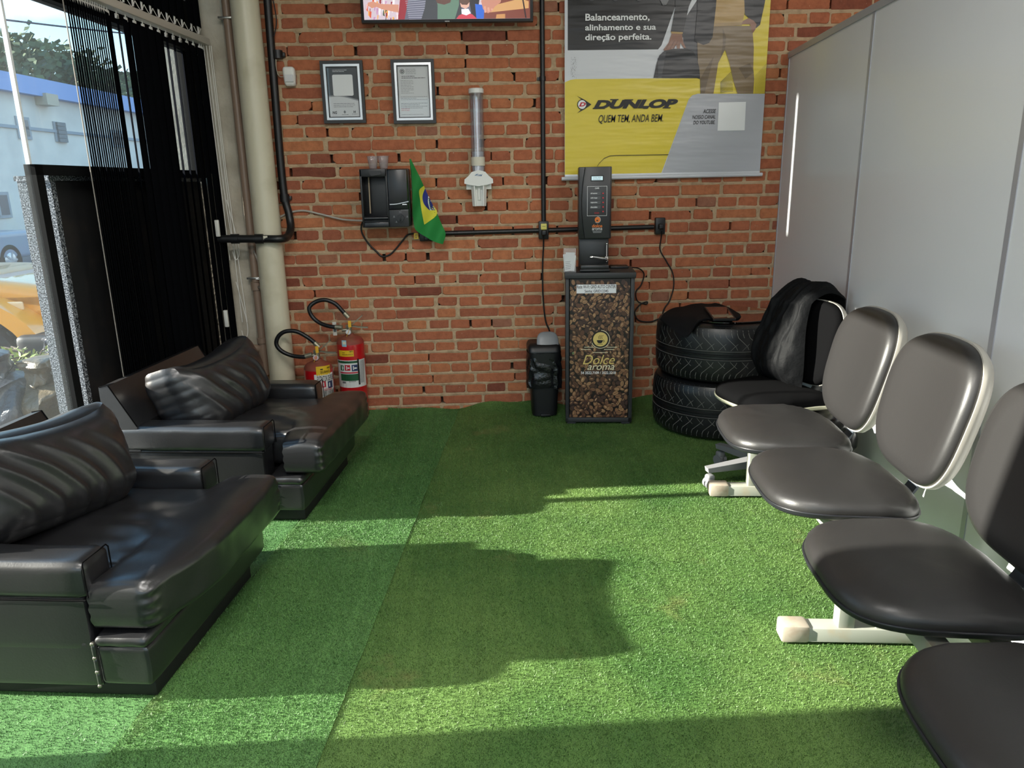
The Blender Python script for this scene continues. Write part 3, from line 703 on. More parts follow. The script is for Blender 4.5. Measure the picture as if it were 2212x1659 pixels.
# ------------------------------------------------------------------ tyres with a glass top
RUB = mat('tyre_rubber', '#121315', .38, spec=.55, bump=(35, .08, .004)); RUBG = mat('tyre_groove', '#6b6a66', .8)
def tyre(loc, rz, label, name='tyre'):
    t = thing(name, label, 'tyre', loc, rz, 'stacked tyres')
    R, Wd = .375, .325
    prof = [(.235, .035), (.240, .015), (.27, .004), (.315, .002), (.342, .007), (.358, .017), (.367, .034), (.3725, .065), (.3748, .11)]
    full = prof+[(R, Wd/2-.022), (R-.006, Wd/2-.019), (R-.006, Wd/2-.006), (R-.001, Wd/2-.002)]
    full = full+[(r, Wd-z) for r, z in full[::-1]]
    body = M().lathe((0, 0, 0), full+[(.228, Wd-.05), (.222, Wd/2), (.228, .05), full[0]], n=128, cap=False).build('carcass', RUB, t, smooth=28)
    g = M()
    def r_at(z):
        zz = min(z, Wd-z)
        for (r0, z0), (r1, z1) in zip(prof[2:], prof[3:]):
            if z0 <= zz <= z1: return r0+(r1-r0)*(zz-z0)/(z1-z0)
        return R
    def groove(a0, pts, hw):
        vs = []; fs = []
        for k, (da, z) in enumerate(pts):
            a = a0+da; r = r_at(z)+.0012
            c = Vector((r*math.cos(a), r*math.sin(a), z))
            tx, tz = (pts[min(k+1, len(pts)-1)][0]-pts[max(k-1, 0)][0])*R, pts[min(k+1, len(pts)-1)][1]-pts[max(k-1, 0)][1]
            l = math.hypot(tx, tz); n_t, n_z = -tz/l*hw, tx/l*hw
            tg = Vector((-math.sin(a), math.cos(a), 0)); nz = Vector((0, 0, 1))
            vs += [c+tg*n_t+nz*n_z, c-tg*n_t-nz*n_z]
            if k: fs.append([2*k-2, 2*k-1, 2*k+1, 2*k])
        g.add(vs, fs)
    for i in range(76):
        a = 2*math.pi*i/76
        for up in (0, 1):
            q = (lambda z: Wd-z) if up else (lambda z: z)
            groove(a, [(0, q(.012)), (0, q(.026)), (.004, q(.045)), (.02, q(.062))], .0014)
            if i % 2 == 0: groove(a+.02, [(.0, q(.062)), (.06, q(.083)), (.13, q(.108)), (.16, q(.128))], .0013)
            if i % 2 == 1: groove(a+.10, [(.0, q(.095)), (-.05, q(.112)), (-.10, q(.132))], .0011)
    for z in (Wd/2-.024, Wd/2+.024): g.tube([((R+.0002)*math.cos(2*math.pi*k/128), (R+.0002)*math.sin(2*math.pi*k/128), z) for k in range(128)], .0014, n=6, closed=True)
    g.build('tread_pattern', RUBG, body, smooth=0)
    return t
TX, TY = 1.415, -.445
tyre((TX-.008, TY, 0), .4, 'wide black tyre lying on the turf, bottom one of the stack')
tyre((TX+.002, TY, .328), 1.3, 'wide black tyre lying on another tyre, under the dark glass disc')
gt = M().lathe((TX+.002, TY, .655), [(.290, 0), (.295, .002), (.295, .006), (.292, .008)], n=96).build('glass_disc', mat('smoked_glass', '#150f0d', .03, spec=.8, coat=1.0), smooth=30)
tag(gt, 'dark round glass disc laid on the upper tyre as a table top', 'table top')
def clothsheet():
    zt = .665; n = 46
    pts = [W.z(px, py, zt) for px, py in ((1425, 684), (1452, 668), (1500, 658), (1545, 655), (1597, 678), (1588, 690), (1530, 690), (1505, 697), (1478, 704))]
    b = M(); c = sum(pts, Vector())/len(pts)
    ol = catmull(pts+[pts[0]], 6)[:-1]
    vs = []; rings = (1.0, .98, .8, .5, .2)
    for k, s in enumerate(rings):
        for p in ol:
            q = c+(p-c)*s; d = math.hypot(q[0]-TX, q[1]-TY)
            vs.append((q[0], q[1], zt+(.0 if k == 0 else .006+.006*noise.noise(Vector((q[0]*8, q[1]*8, 0))))-max(0, d-.35)*.45))
    m_ = len(ol); fs = [[i*m_+j, i*m_+(j+1) % m_, (i+1)*m_+(j+1) % m_, (i+1)*m_+j] for i in range(len(rings)-1) for j in range(m_)]
    fs.append(list(range((len(rings)-1)*m_, len(rings)*m_))); fs.append(list(range(m_))[::-1])
    return M().add(vs, fs).build('cloth', mat('black_cloth', '#0b0c10', .8, spec=.2), smooth=40)
tag(clothsheet(), 'flat black cloth folder lying on the glass disc over the tyre edge', 'cloth')
tb = thing('tablet', 'black tablet computer with a glossy screen on the black cloth', 'tablet', W.z(1556, 677, .682), 0)
q4 = [W.z(px, py, .684)-tb.location for px, py in ((1521, 664), (1570, 663), (1590, 690), (1541, 691))]
M().prism([(p[0], p[1]) for p in q4], lambda a, b_, d: Vector((a, b_, d)), -.004, .006).build('body', BLACK, tb, smooth=0)
cc = sum(q4, Vector())/4
M().prism([((p[0]-cc[0])*.88+cc[0], (p[1]-cc[1])*.88+cc[1]) for p in q4], lambda a, b_, d: Vector((a, b_, d)), .006, .0068).build('screen', mat('tablet_screen', '#060607', .04, spec=.9, coat=1.0), tb, smooth=0)
# ------------------------------------------------------------------ coffee cabinet and machine
c0 = W.z(1222, 917); CAB = Frame((c0[0], c0[1], 0), math.radians(-6.2)); CW, CD, CH = .395, .345, .91
GREYB = mat('dark_grey_board', '#303133', .5)
ct = thing('cabinet', 'narrow dark grey cabinet with a coffee bean print on its door', 'cabinet', CAB.loc, CAB.rz)
M().box((0, .012, .012), (.020, CD, .882), bev=.002).box((CW-.022, .012, .012), (CW, CD, .882), bev=.002).box((0, .012, .012), (CW, CD, .040), bev=.002).box((.015, CD-.01, .02), (CW-.015, CD, .885)).box((.01, .02, .0), (.06, .08, .012)).box((CW-.06, .02, 0), (CW-.01, .08, .012)).build('carcass', GREYB, ct)
M().box((-.006, -.004, .878), (CW+.006, CD, CH), bev=.003).build('top_board', GREYB, ct)
def cab(px, py, y=0.006): return CAB.xz(px, py, y)
(dx0, dz1), (dx1, dz0) = cab(1230, 607), cab(1357, 905)
dx0, dx1, dz0, dz1 = .024, CW-.026, .044, .874
door = M().box((dx0, .008, dz0), (dx1, .03, dz1)).build('door', mat('bean_print_ground', '#1c120d', .35), ct, smooth=0)
def beans():
    rng = random.Random(3); b = M(); cols = ['#5c3e2e', '#74523c', '#876347', '#503628', '#9a7654', '#46302a']
    ms = [mat('bean_%d' % i, c, .35) for i, c in enumerate(cols)]; dk = mat('bean_crease', '#20130d', .35); hi = [mat('bean_gloss_%d' % i, c, .35) for i, c in enumerate(['#b08c68', '#c09c74', '#94704f'])]
    px_, pz_ = .0245, .0185; k = 0
    z = dz0+.006; row = 0
    pts = []
    while z < dz1-.006:
        x = dx0+.008+(row % 2)*.0135
        while x < dx1-.006:
            pts.append((x+rng.uniform(-.008, .008), z+rng.uniform(-.007, .007))); x += .0275
        z += .0205; row += 1
    rng.shuffle(pts)
    for x, z in pts:
        a = rng.uniform(0, math.pi); L_ = rng.uniform(.0135, .0185); w_ = L_*rng.uniform(.55, .72); k += 1
        y = .0074-(k % 40)*.00002
        ca, sa = math.cos(a), math.sin(a)
        def el(l, w2, ox=0, oz=0, n=12): return [(min(max(x+ox+l*math.cos(t)*ca-w2*math.sin(t)*sa, dx0), dx1), min(max(z+oz+l*math.cos(t)*sa+w2*math.sin(t)*ca, dz0), dz1)) for t in [2*math.pi*i/n for i in range(n)]]
        b.flat(el(L_*1.13, w_*1.16), y, dk)
        b.flat(el(L_, w_), y-.000006, rng.choice(ms))
        if rng.random() < .55: b.flat(el(L_*.55, w_*.30, -.0012, .0016), y-.000010, rng.choice(hi))
        if rng.random() < .5: b.flat(el(L_*.88, w_*.09), y-.000014, dk)
    b.build('bean_print', None, door, smooth=0)
beans()
GOLD = mat('print_gold', '#d8c070', .45); IVORY = mat('print_ivory', '#e9e3c2', .45)
lg = M(); q = cab(1297, 733, .005); r = .036
def circ(x, z, r_, a0=0, a1=2*math.pi, n=40): return [(x+r_*math.cos(a0+(a1-a0)*i/n), z+r_*math.sin(a0+(a1-a0)*i/n)) for i in range(n+1)]
def arc(b, x, z, r0, r1, a0, a1, y, m_, n=40, **k):
    o = circ(x, z, r1, a0, a1, n)+circ(x, z, r0, a0, a1, n)[::-1]; b.flat(o, y, m_, **k)
lg.flat(circ(q[0], q[1], .052)[:-1], .0060, mat('print_brown', '#1a110b', .45)); lg.flat(circ(q[0], q[1], .0425)[:-1], .0055, GOLD)
arc(lg, q[0], q[1], .052, .0550, -2.75, 1.5, .0055, IVORY)
for x0, x1, z in ((1255, 1276, 755), (1262, 1284, 750), (1311, 1333, 750), (1305, 1326, 755), (1280, 1313, 761.5)):
    a, b_ = cab(x0, z, .005), cab(x1, z, .005); lg.flat([(a[0], a[1]-.0015), (b_[0], b_[1]-.0015), (b_[0], b_[1]+.0015), (a[0], a[1]+.0015)], .0054, IVORY)
cup = mat('print_cup', '#17110c', .5); x, z = q
lg.flat([(x-.021, z-.005), (x+.015, z-.005), (x+.011, z-.018), (x+.004, z-.0235), (x-.010, z-.0235), (x-.017, z-.018)], .0050, cup)
lg.flat([(x-.022, z-.028), (x+.016, z-.028), (x+.013, z-.0305), (x-.019, z-.0305)], .0050, cup); arc(lg, x+.016, z-.011, .0045, .0075, -1.6, 1.7, .0050, cup)
for k in (-.012, -.003, .006):
    o = [(x+k+.0035*math.sin(t*2.2)+t*.0015, z+.001+.006*t) for t in [i*.5 for i in range(9)]]
    lg.flat([(a-.0014, b_) for a, b_ in o]+[(a+.0014, b_) for a, b_ in o[::-1]], .0050, cup)
def cb(x0, y0, x1, y1, y=.005): a, b_ = cab(x0, y0, y), cab(x1, y1, y); return (a[0], b_[1], b_[0], a[1])
lg.text('Dolce', cb(1259, 767, 1328, 787), .0050, GOLD, .0, .35); lg.text('aroma', cb(1269, 789, 1327, 799), .0050, IVORY, .0, .3); lg.text('54 3522.7109 / 3522.3218', cb(1255, 802.5, 1330, 808), .0050, INKW, .02)
lg.build('logo', None, door, smooth=0)
sg = M(); a = cb(1245.5, 615, 1331, 633, .004); sg.box((a[0], .0035, a[1]), (a[2], .0055, a[3]), mat('paper', '#e6e8ec', .7))
sg.text('Rede Wi-Fi: GRID AUTO CENTER', cb(1246.5, 616, 1330, 622.5, .0033), .0031, INK, .01); sg.text('Senha: GRID12345', cb(1263, 626, 1314, 631.5, .0033), .0031, INK, .01)
sg.build('paper_sign', None, door, smooth=0)
p = cab(1238, 763, .004); M().cyl((p[0], .010, p[1]), (p[0], .002, p[1]), .007, CHROME).build('lock', parent=door)
for z in (.74, .16): M().box((dx1+.001, .004, z-.025), (dx1+.008, .014, z+.025)).build('hinge', BLACKM, door)
# coffee machine
MY = .075
mt_ = thing('coffee_machine', 'tall slim black coffee machine standing on the cabinet', 'coffee machine', CAB.X @ Vector((0, 0, CH)), CAB.rz)
ROOT[mt_.name] = CAB.X.copy(); MZ = Matrix.Translation((0, 0, CH)); ROOT[mt_.name] = CAB.X @ MZ
def mc(px, py, y=MY): a = CAB.xz(px, py, y); return (a[0], a[1]-CH)
MB_ = mat('machine_black', '#1b1c1e', .35); MB2 = mat('machine_panel', '#2b2c2f', .4)
tl, brp = mc(1249, 361, MY+.03), mc(1321, 513, MY+.03); lo_ = mc(1252, 583, MY+.03)
x0, x1 = mc(1255, 420)[0]-.012, mc(1320, 420)[0]; zt, zm = tl[1], brp[1]
M().box((x0, MY+.02, zm-.005), (x1+.004, MY+.24, zt), bev=.004).box((x0+.004, MY+.055, .0), (x1-.006, MY+.24, zm), bev=.003).build('body', MB_, mt_)
# curved, waisted front panel
fp = M(); n = 24; vs = []; fs = []
for i in range(n+1):
    s = i/n; z = zt-.003+(zm-zt+.003)*s
    bow = math.sin(s*math.pi); xl = x0+.032-.018*bow; xr = x1-.004
    yb = MY+.012-.024*bow
    for k, (x, y) in enumerate(((xl, MY+.022), (xl+.004, yb+.002), (xl+.012, yb), (xr-.010, yb), (xr, yb+.003), (xr+.004, MY+.022))): vs.append((x, y, z))
    if i:
        a, c = (i-1)*6, i*6; fs += [[a+q_, c+q_, c+q_+1, a+q_+1] for q_ in range(5)]
fs += [[0, 1, 2, 3, 4, 5], [n*6+5-k for k in range(6)]]
pan = fp.add(vs, fs).build('front_panel', MB2, mt_, smooth=40)
def pfn(a, b_, d): s = (zt-b_)/(zt-zm); return Vector((a, MY+.012-.024*math.sin(max(0, min(1, s))*math.pi)-d, b_))
pr = M()
def mbx(px0, py0, px1, py1): a, b_ = mc(px0, py0), mc(px1, py1); return (a[0], b_[1], b_[0], a[1])
def rect(bx): return [(bx[0], bx[1]), (bx[2], bx[1]), (bx[2], bx[3]), (bx[0], bx[3])]
LCD = mat('lcd', '#b9d0d6', .3, emit=('#a9c6cf', .5)); GL_ = mat('print_grey', '#8d8f92', .5); OR = mat('print_orange', '#e07a35', .5); BTN = mat('red_button', '#c8222c', .4)
pr.flat(rect(mbx(1276, 379, 1304, 391)), .0012, BLACKM, fn=pfn); pr.flat(rect(mbx(1278, 381, 1302, 389)), .0018, LCD, fn=pfn)
pr.text('CAFE 70ML\nESCOLHA', mbx(1281, 382.2, 1299, 388), .0021, mat('lcd_ink', '#4a6f86', .5), fn=pfn)
bx = mbx(1268.5, 402.5, 1310.5, 466); t_ = .0016
segs = [(bx[0], bx[1], bx[2], bx[1]+t_), (bx[0], bx[3]-t_, bx[2], bx[3])]
for k in range(14):
    za, zb_ = bx[1]+(bx[3]-bx[1])*k/14, bx[1]+(bx[3]-bx[1])*(k+1)/14; segs += [(bx[0], za, bx[0]+t_, zb_), (bx[2]-t_, za, bx[2], zb_)]
for r_ in segs: pr.flat(rect(r_), .0014, INKW, fn=pfn)
pr.text('CAFE', mbx(1285, 405, 1294, 408), .0014, INKW, .02, fn=pfn)
for k, s in enumerate(('café expresso', 'café longo', 'cappuccino', 'chocolate')):
    y = 414.5+k*9.8; pr.flat(rect(mbx(1274.5, y, 1297, y+6.5)), .0013, mat('key_plate', '#47494c', .5), fn=pfn); pr.text(s, mbx(1275.5, y+1.6, 1290, y+5), .0017, INKW, .01, fn=pfn)
pr.text('ESCOLHA', mbx(1284, 458.5, 1294, 461.2), .0014, INKR, .01, fn=pfn)
c_ = mc(1290.5, 474.5); pr.flat(circ(c_[0], c_[1], .0155)[:-1], .0013, OR, fn=pfn); arc(pr, c_[0], c_[1], .0165, .0180, -2.3, 1.6, .0013, INKW, fn=pfn)
pr.flat([(c_[0]-.007, c_[1]-.001), (c_[0]+.005, c_[1]-.001), (c_[0]+.002, c_[1]-.008), (c_[0]-.005, c_[1]-.008)], .0016, MB2, fn=pfn)
pr.text('dolce', mbx(1279, 484.5, 1301, 491), .0014, OR, .02, fn=pfn); pr.text('aroma', mbx(1279, 492.5, 1301, 497), .0014, INKW, .0, fn=pfn)
pr.flat(rect(mbx(1280, 499, 1300, 500.2)), .0014, GL_, fn=pfn); pr.flat(rect(mbx(1281, 501.6, 1299, 502.8)), .0014, GL_, fn=pfn)
pr.build('printing', None, pan, smooth=0)
for k in range(5):
    c_ = mc(1302.5, 417.5+k*9.8); q = pfn(c_[0], c_[1], .0); M().cyl(q, q+Vector((0, -.005, 0)), .0042, n=12).build('button', BTN, pan)
a, b_ = mc(1253, 570, MY-.01), mc(1319, 583, MY-.01)
M().box((x0+.006, MY-.055, .004), (x1-.004, MY+.06, .016), bev=.003).box((x0+.010, MY-.045, .014), (x1-.008, MY+.06, .040), bev=.006).build('drip_tray', MB_, mt_)
sp = mc(1311, 527, MY+.02); sb = mc(1311, 566, MY+.02); st2 = mc(1274, 556, MY)
l_ = M().cyl((sp[0], MY+.03, sp[1]), (sp[0], MY+.03, sb[1]), .0035).rb((sp[0], MY+.03, sp[1]), (.006, .006, .006), .005, 6)
l_.tube([(sp[0], MY+.03, sb[1]+.012), (sp[0]-.015, MY+.015, sb[1]+.020), (st2[0]+.02, MY+.0, st2[1]+.002), (st2[0], MY-.005, st2[1])], [.009, .009, .008, .007, .006, .004], smooth=4).box((sp[0]-.008, MY+.03, sb[1]+.006), (sp[0]+.008, MY+.058, sb[1]+.03))
l_.build('lever', CHROME, mt_)
# acrylic holder with receipts
ACR = glassy('clear_acrylic', (.97, .98, .98, 1), .06, '#ffffff', .10)
hp = CAB.z(1230, 588, CH); ah = thing('acrylic_holder', 'clear acrylic holder full of paper slips on the cabinet beside the coffee machine', 'holder', CAB.X @ Vector((hp[0]-.034, hp[1]-.0, CH)), CAB.rz)
M().box((-.0, 0, 0), (.072, .003, .135)).box((0, .042, 0), (.072, .045, .135)).box((0, 0, 0), (.003, .045, .135)).box((.069, 0, 0), (.072, .045, .135)).box((0, 0, 0), (.072, .045, .003)).build('case', ACR, ah, smooth=0)
pp = M(); PAP = mat('receipt_paper', '#dfe0e2', .8)
for k in range(6):
    X = Matrix.Translation((.036, .010+k*.005, .0)) @ Matrix.Rotation(math.radians((-5, 4, -2, 6, -7, 2)[k]), 4, 'Y')
    pp.box((-.027, 0, .006), (.027, .0008, .075+.007*k), PAP, X=X)
    if k == 0:
        for j in range(5): pp.box((-.022, -.0006, .018+j*.010), (.006+.003*(j % 3), -.0003, .021+j*.010), GL_, X=X)
pp.build('paper_slips', None, ah, smooth=0)
# black flat device on the cabinet
dp = CAB.z(1345, 577, CH); M_ = M().box((-.06, -.05, 0), (.05, .06, .012), bev=.004).build('router', BLACK); M_.location = CAB.X @ Vector((dp[0]-.02, dp[1]-.02, CH)); M_.rotation_euler = (0, 0, CAB.rz)
tag(M_, 'flat black network device lying on the cabinet behind the coffee machine', 'router')
# ------------------------------------------------------------------ pedal bin
BX, BY = .402, -.135
bn = thing('waste_bin', 'black pedal bin with a grey lid and plastic bag, left of the cabinet', 'waste bin', (BX, BY, 0), 0)
def bin_sec(s): return [(a, b_*.80) for a, b_ in sup(.078+.024*s, .098+.016*s, 4.5, 40)]
b = M(); vs = []; fs = []
for k in range(9):
    s = k/8
    for a, b_ in bin_sec(s): vs.append((a, b_, .003+.40*s))
for k in range(8): fs += [[k*40+j, k*40+(j+1) % 40, (k+1)*40+(j+1) % 40, (k+1)*40+j] for j in range(40)]
fs.append(list(range(40))[::-1])
b.add(vs, fs).build('bucket', BLACK, bn)
b = M(); vs = []; fs = []; ks = 26
for k in range(ks+1):
    s = k/ks; z = .405-.225*s
    for j, (a, b_) in enumerate(sup(.1, .105, 4, 60)):
        g = .012*s+.010*math.sin(j*1.05+4*noise.noise(Vector((j*.12, s*3, 0))))*min(1, s*3)+.012*noise.noise(Vector((j*.3, s*7, 2)))*min(1, s*4)
        sc = 1.05+g*4.5*(1 if s < .85 else 1-(s-.85)*2.4)
        vs.append((a*sc, b_*.80*sc, z+.022*noise.noise(Vector((j*.21, 3, 0)))*s))
for k in range(ks): fs += [[k*60+j, k*60+(j+1) % 60, (k+1)*60+(j+1) % 60, (k+1)*60+j] for j in range(60)]
b.add(vs, fs).build('plastic_bag', mat('bin_bag_film', '#131417', .22, spec=.6, bump=(28, .7, .012)), bn, smooth=60)
rim = M().rb((0, 0, .425), (.102, .088, .035), .03, 14, lambda p, o: o+Vector((0, .03*(o[2]-.40)/.06, 0))).build('rim', BLACK, bn)
pa, pb = W.xz(1158, 712, -.16), W.xz(1206, 762, -.19)
ol = sup(.066, .075, 3.2, 48)
lid = M().pad(ol, [(.6, -.004), (1.0, -.003), (1.02, .004), (.97, .009), (.6, .012), (.2, .013)], lambda a, b_, h: Vector((.022+a, -.078+b_*.40-h*.9+.035, .455+b_*.92-h*.4))).build('lid', mat('lid_grey', '#85878a', .35), bn, smooth=60)
M().box((-.03, -.10, .004), (.03, -.07, .018), bev=.003).build('pedal', BLACK, bn)
# ------------------------------------------------------------------ pipes and conduits
PVC = mat('cream_pvc', '#cfc9b2', .35, var=(6, '#b9b298', .5, .8)); BROWN = mat('brown_pvc', '#8d7867', .4); COND = mat('black_conduit', '#141517', .4)
def edges(pxa, pxb, py, y): a, b_ = W.y(pxa, py, y), W.y(pxb, py, y); return (a+b_)/2, (b_-a).length/2
ca, ra = edges(497, 558, 5, -.095); cb2, rb2 = edges(582, 637, 800, -.095)
px_ = (ca[0]+cb2[0])/2
t = thing('drain_pipe', 'thick cream plastic drain pipe rising in the corner beside the brick wall', 'pipe', (px_, -.095, 0))
M().cyl((0, 0, 0), (0, 0, 3.4), .077, n=48).build('pipe', PVC, t); M().lathe((0, 0, 2.86), [(.078, 0), (.083, .004), (.083, .10), (.078, .104)], n=48).build('socket', PVC, t)
ca, _ = edges(475, 492, 5, -.055); cb2, _ = edges(548, 563, 600, -.055); bx_ = (ca[0]+cb2[0])/2; el = W.y(566, 752, -.055)
t = thing('water_pipe', 'thin brown water pipe between the concrete column and the cream pipe', 'pipe', (bx_, -.055, 0))
M().tube([(0, 0, 3.4), (0, 0, el[2]+.05), (-.006, 0, el[2]+.018), (-.022, 0, el[2]+.002), (-.05, .0, el[2]), (-.09, .01, el[2])], .024, smooth=5, n=20).build('pipe', BROWN, t)
M().lathe((0, 0, el[2]+.03), [(.025, 0), (.031, .003), (.031, .035), (.025, .038)], n=24).build('fitting', BROWN, t)
M().lathe((0, 0, W.y(556, 620, -.055)[2]-.02), [(.025, 0), (.032, .003), (.032, .05), (.025, .053)], n=24).build('fitting', BROWN, t)
for z in (W.y(484, 40, -.055)[2], W.y(548, 600, -.055)[2]): M().box((-.045, -.03, z-.006), (.03, .02, z+.006), bev=.003).build('clip', STEEL, t)
vz = W.y(565, 600, -.10)
t = thing('stop_valve', 'small chrome stop valve on the brown pipe', 'valve', (vz[0], -.11, vz[2]))
M().cyl((-.03, .04, -.06), (.0, 0, -.06), .012).cyl((0, 0, -.07), (0, 0, .035), .010).build('body', mat('valve_grey', '#8c8a84', .35, .6), t)
M().cyl((0, 0, .0), (.02, -.02, .0), .007).cyl((.018, -.02, 0), (.030, -.026, 0), .016).cyl((-.03, -.01, -.005), (0, 0, -.005), .005).build('handle', CHROME, t)
M().cyl((0, 0, .034), (0, 0, .05), .012).cyl((.004, -.012, -.062), (.004, -.022, -.062), .008).build('nut', WHITE, t)
def wall_tube(name, label, cat, pts, r, m_, smooth=8, n=10, loc=None, group=None):
    P = [W.y(px, py, y) for px, py, y in pts]; l0 = P[0] if loc is None else Vector(loc)
    o = M().tube([p-l0 for p in P], r, m_, n, smooth).build(name, smooth=60); o.location = l0
    return tag(o, label, cat, group)
wt = wall_tube('water_hose', 'thin white water hose from the valve behind the pipe to the water purifier', 'hose', [(565, 588, -.11), (556, 560, -.10), (546, 530, -.05), (560, 500, -.012), (610, 466, -.012), (650, 455, -.016), (690, 462, -.02), (740, 474, -.03), (792, 477, -.06)], .006, mat('grey_hose', '#a9a39a', .4))
P = [W.y(570, -40, -.025), W.y(592, 180, -.025), W.y(611, 400, -.025), W.y(622, 470, -.03)]
x_c = -1.13
t = thing('black_conduit', 'black conduit running down the brick wall and bending left across the cream pipe', 'conduit', (P[1][0], -.025, P[1][2]))
o_ = t.location
path = [p-o_ for p in [W.y(573, -60, -.025), W.y(592, 180, -.025), W.y(611, 400, -.025), W.y(624, 462, -.03), W.y(628, 492, -.055), W.y(621, 511, -.12), W.y(605, 516, -.20), W.y(560, 516, -.20), W.y(467, 516, -.20)]]
pp_ = M().tube(path, .0225, smooth=8, n=20).build('pipe', COND, t)
for px, py, y, rr in ((600, 118, -.025, 'v'), (615, 428, -.025, 'v')):
    c = W.y(px, py, y)-o_; M().cyl(c-Vector((0, 0, .022)), c+Vector((0, 0, .022)), .028).box(c+Vector((.02, -.006, -.012)), c+Vector((.04, .02, .012)), bev=.003).build('sleeve', COND, t)
for px in (508, 560):
    c = W.y(px, 516, -.20)-o_; M().cyl(c-Vector((.022, 0, 0)), c+Vector((.022, 0, 0)), .028).build('sleeve', COND, t)
c = W.y(573, 514, -.225)-o_; M().box((c[0]-.012, c[2]*0-.0235+path[-1][1]+.0, c[2]-.010), (c[0]+.012, path[-1][1]-.0215, c[2]+.012), mat('sticker_pale', '#cfcbb8', .6)).build('sticker', parent=t, smooth=0)
cx_ = (W.y(1171, 10, -.018)[0]+W.y(1174, 470, -.018)[0])/2; jz = W.y(1174, 497, -.018)[2]
t = thing('black_conduit', 'straight black conduit coming down the brick wall between the television and the banner', 'conduit', (cx_, -.018, jz))
M().cyl((0, 0, .04), (0, 0, 2.2), .0145, n=18).build('pipe', COND, t)
k = M()
for py in (170,): z = W.y(1172, py, -.018)[2]-jz; k.cyl((0, 0, z-.012), (0, 0, z+.012), .0185).box((-.03, 0, z-.008), (-.012, .018, z+.008))
k.build('clamp', COND, t)
la, lb = W.y(905, 508, -.018), W.y(1412, 488, -.018)
t = thing('black_conduit', 'level black conduit along the brick wall behind the coffee machine', 'conduit', (la[0], -.018, (la[2]+lb[2])/2))
M().cyl((0, 0, -.006), (cx_-la[0]-.028, 0, 0), .0145, n=18).build('pipe', COND, t)
M().cyl((cx_-la[0]+.028, 0, 0), (lb[0]-la[0], 0, .006), .0145, n=18).build('pipe', COND, t)
YEL = mat('yellow_socket', '#d9cf6a', .4)
def socket(name, label, px, py, w_, h, cover, plug, m_=YEL):
    c = W.y(px, py, -.02); t = thing(name, label, 'socket', (c[0], 0, c[2]))
    M().box((-w_/2, -.040, -h/2), (w_/2, -.001, h/2), bev=.005).build('box', COND, t)
    if cover: 
        s = M().rb((0, -.044, cover), (.018, .004, .018), .003, 6, mt=m_)
        for dx in (-.007, 0, .007): s.cyl((dx, -.047, cover+.002), (dx, -.0488, cover+.002), .0022, INK, 8)
        s.build('outlet', parent=t)
    if plug is not None: M().rb((0, -.052, plug), (.015, .020, .017), .008, 8).build('plug', BLACK, t)
    return t
socket('wall_socket', 'black wall box with a yellow outlet where the conduits cross', 1174, 497, .060, .108, .022, -.014)
socket('wall_socket', 'black wall box at the right end of the level conduit', 1425, 488, .060, .100, 0, -.002)
t = socket('wall_socket', 'black wall box half hidden under the flag', 922, 511, .085, .055, 0, -.004)
c = W.y(899, 510, -.045); tg_ = M().box((-.013, -.001, -.017), (.013, .001, .017), mat('yellow_tag', '#d9b52c', .5)); tg_.text('127', (-.008, -.012, .008, .010), -.0014, INK, .03)
q = tg_.build('voltage_tag', None, t, smooth=0); q.location = Vector((c[0]-t.location[0], c[1]-t.location[1], c[2]-t.location[2]))
CORD = mat('black_cord', '#101113', .5)
wall_tube('power_cord', 'black power cord looping below the water purifier to the socket under the flag', 'cord', [(793, 465, -.06), (783, 480, -.03), (781, 500, -.02), (795, 525, -.016), (815, 545, -.016), (826, 554, -.016), (845, 548, -.016), (868, 522, -.016), (880, 508, -.02), (895, 504, -.03)], .005, CORD)
wall_tube('power_cord', 'black power cord hanging from the crossing socket down behind the waste bin', 'cord', [(1174, 505, -.06), (1174, 530, -.03), (1172, 580, -.018), (1173, 640, -.016), (1178, 690, -.016), (1186, 712, -.018), (1195, 740, -.02), (1200, 790, -.02)], .005, CORD)
wall_tube('power_cord', 'thin black cord from the right wall box down to the tyres', 'cord', [(1430, 500, -.05), (1428, 515, -.03), (1426, 540, -.016), (1440, 565, -.016), (1453, 590, -.016), (1455, 620, -.016), (1446, 650, -.016), (1434, 668, -.02), (1430, 690, -.02), (1428, 730, -.016)], .004, CORD)
wall_tube('power_cord', 'thin black cord curling from the cabinet top towards the tyres', 'cord', [(1362, 578, -.10), (1380, 580, -.04), (1391, 592, -.018), (1385, 615, -.016), (1374, 630, -.016), (1377, 650, -.016), (1395, 657, -.016), (1398, 652, -.016), (1384, 657, -.016), (1371, 675, -.016), (1380, 692, -.016), (1405, 695, -.018), (1426, 688, -.02), (1440, 692, -.03)], .004, CORD)
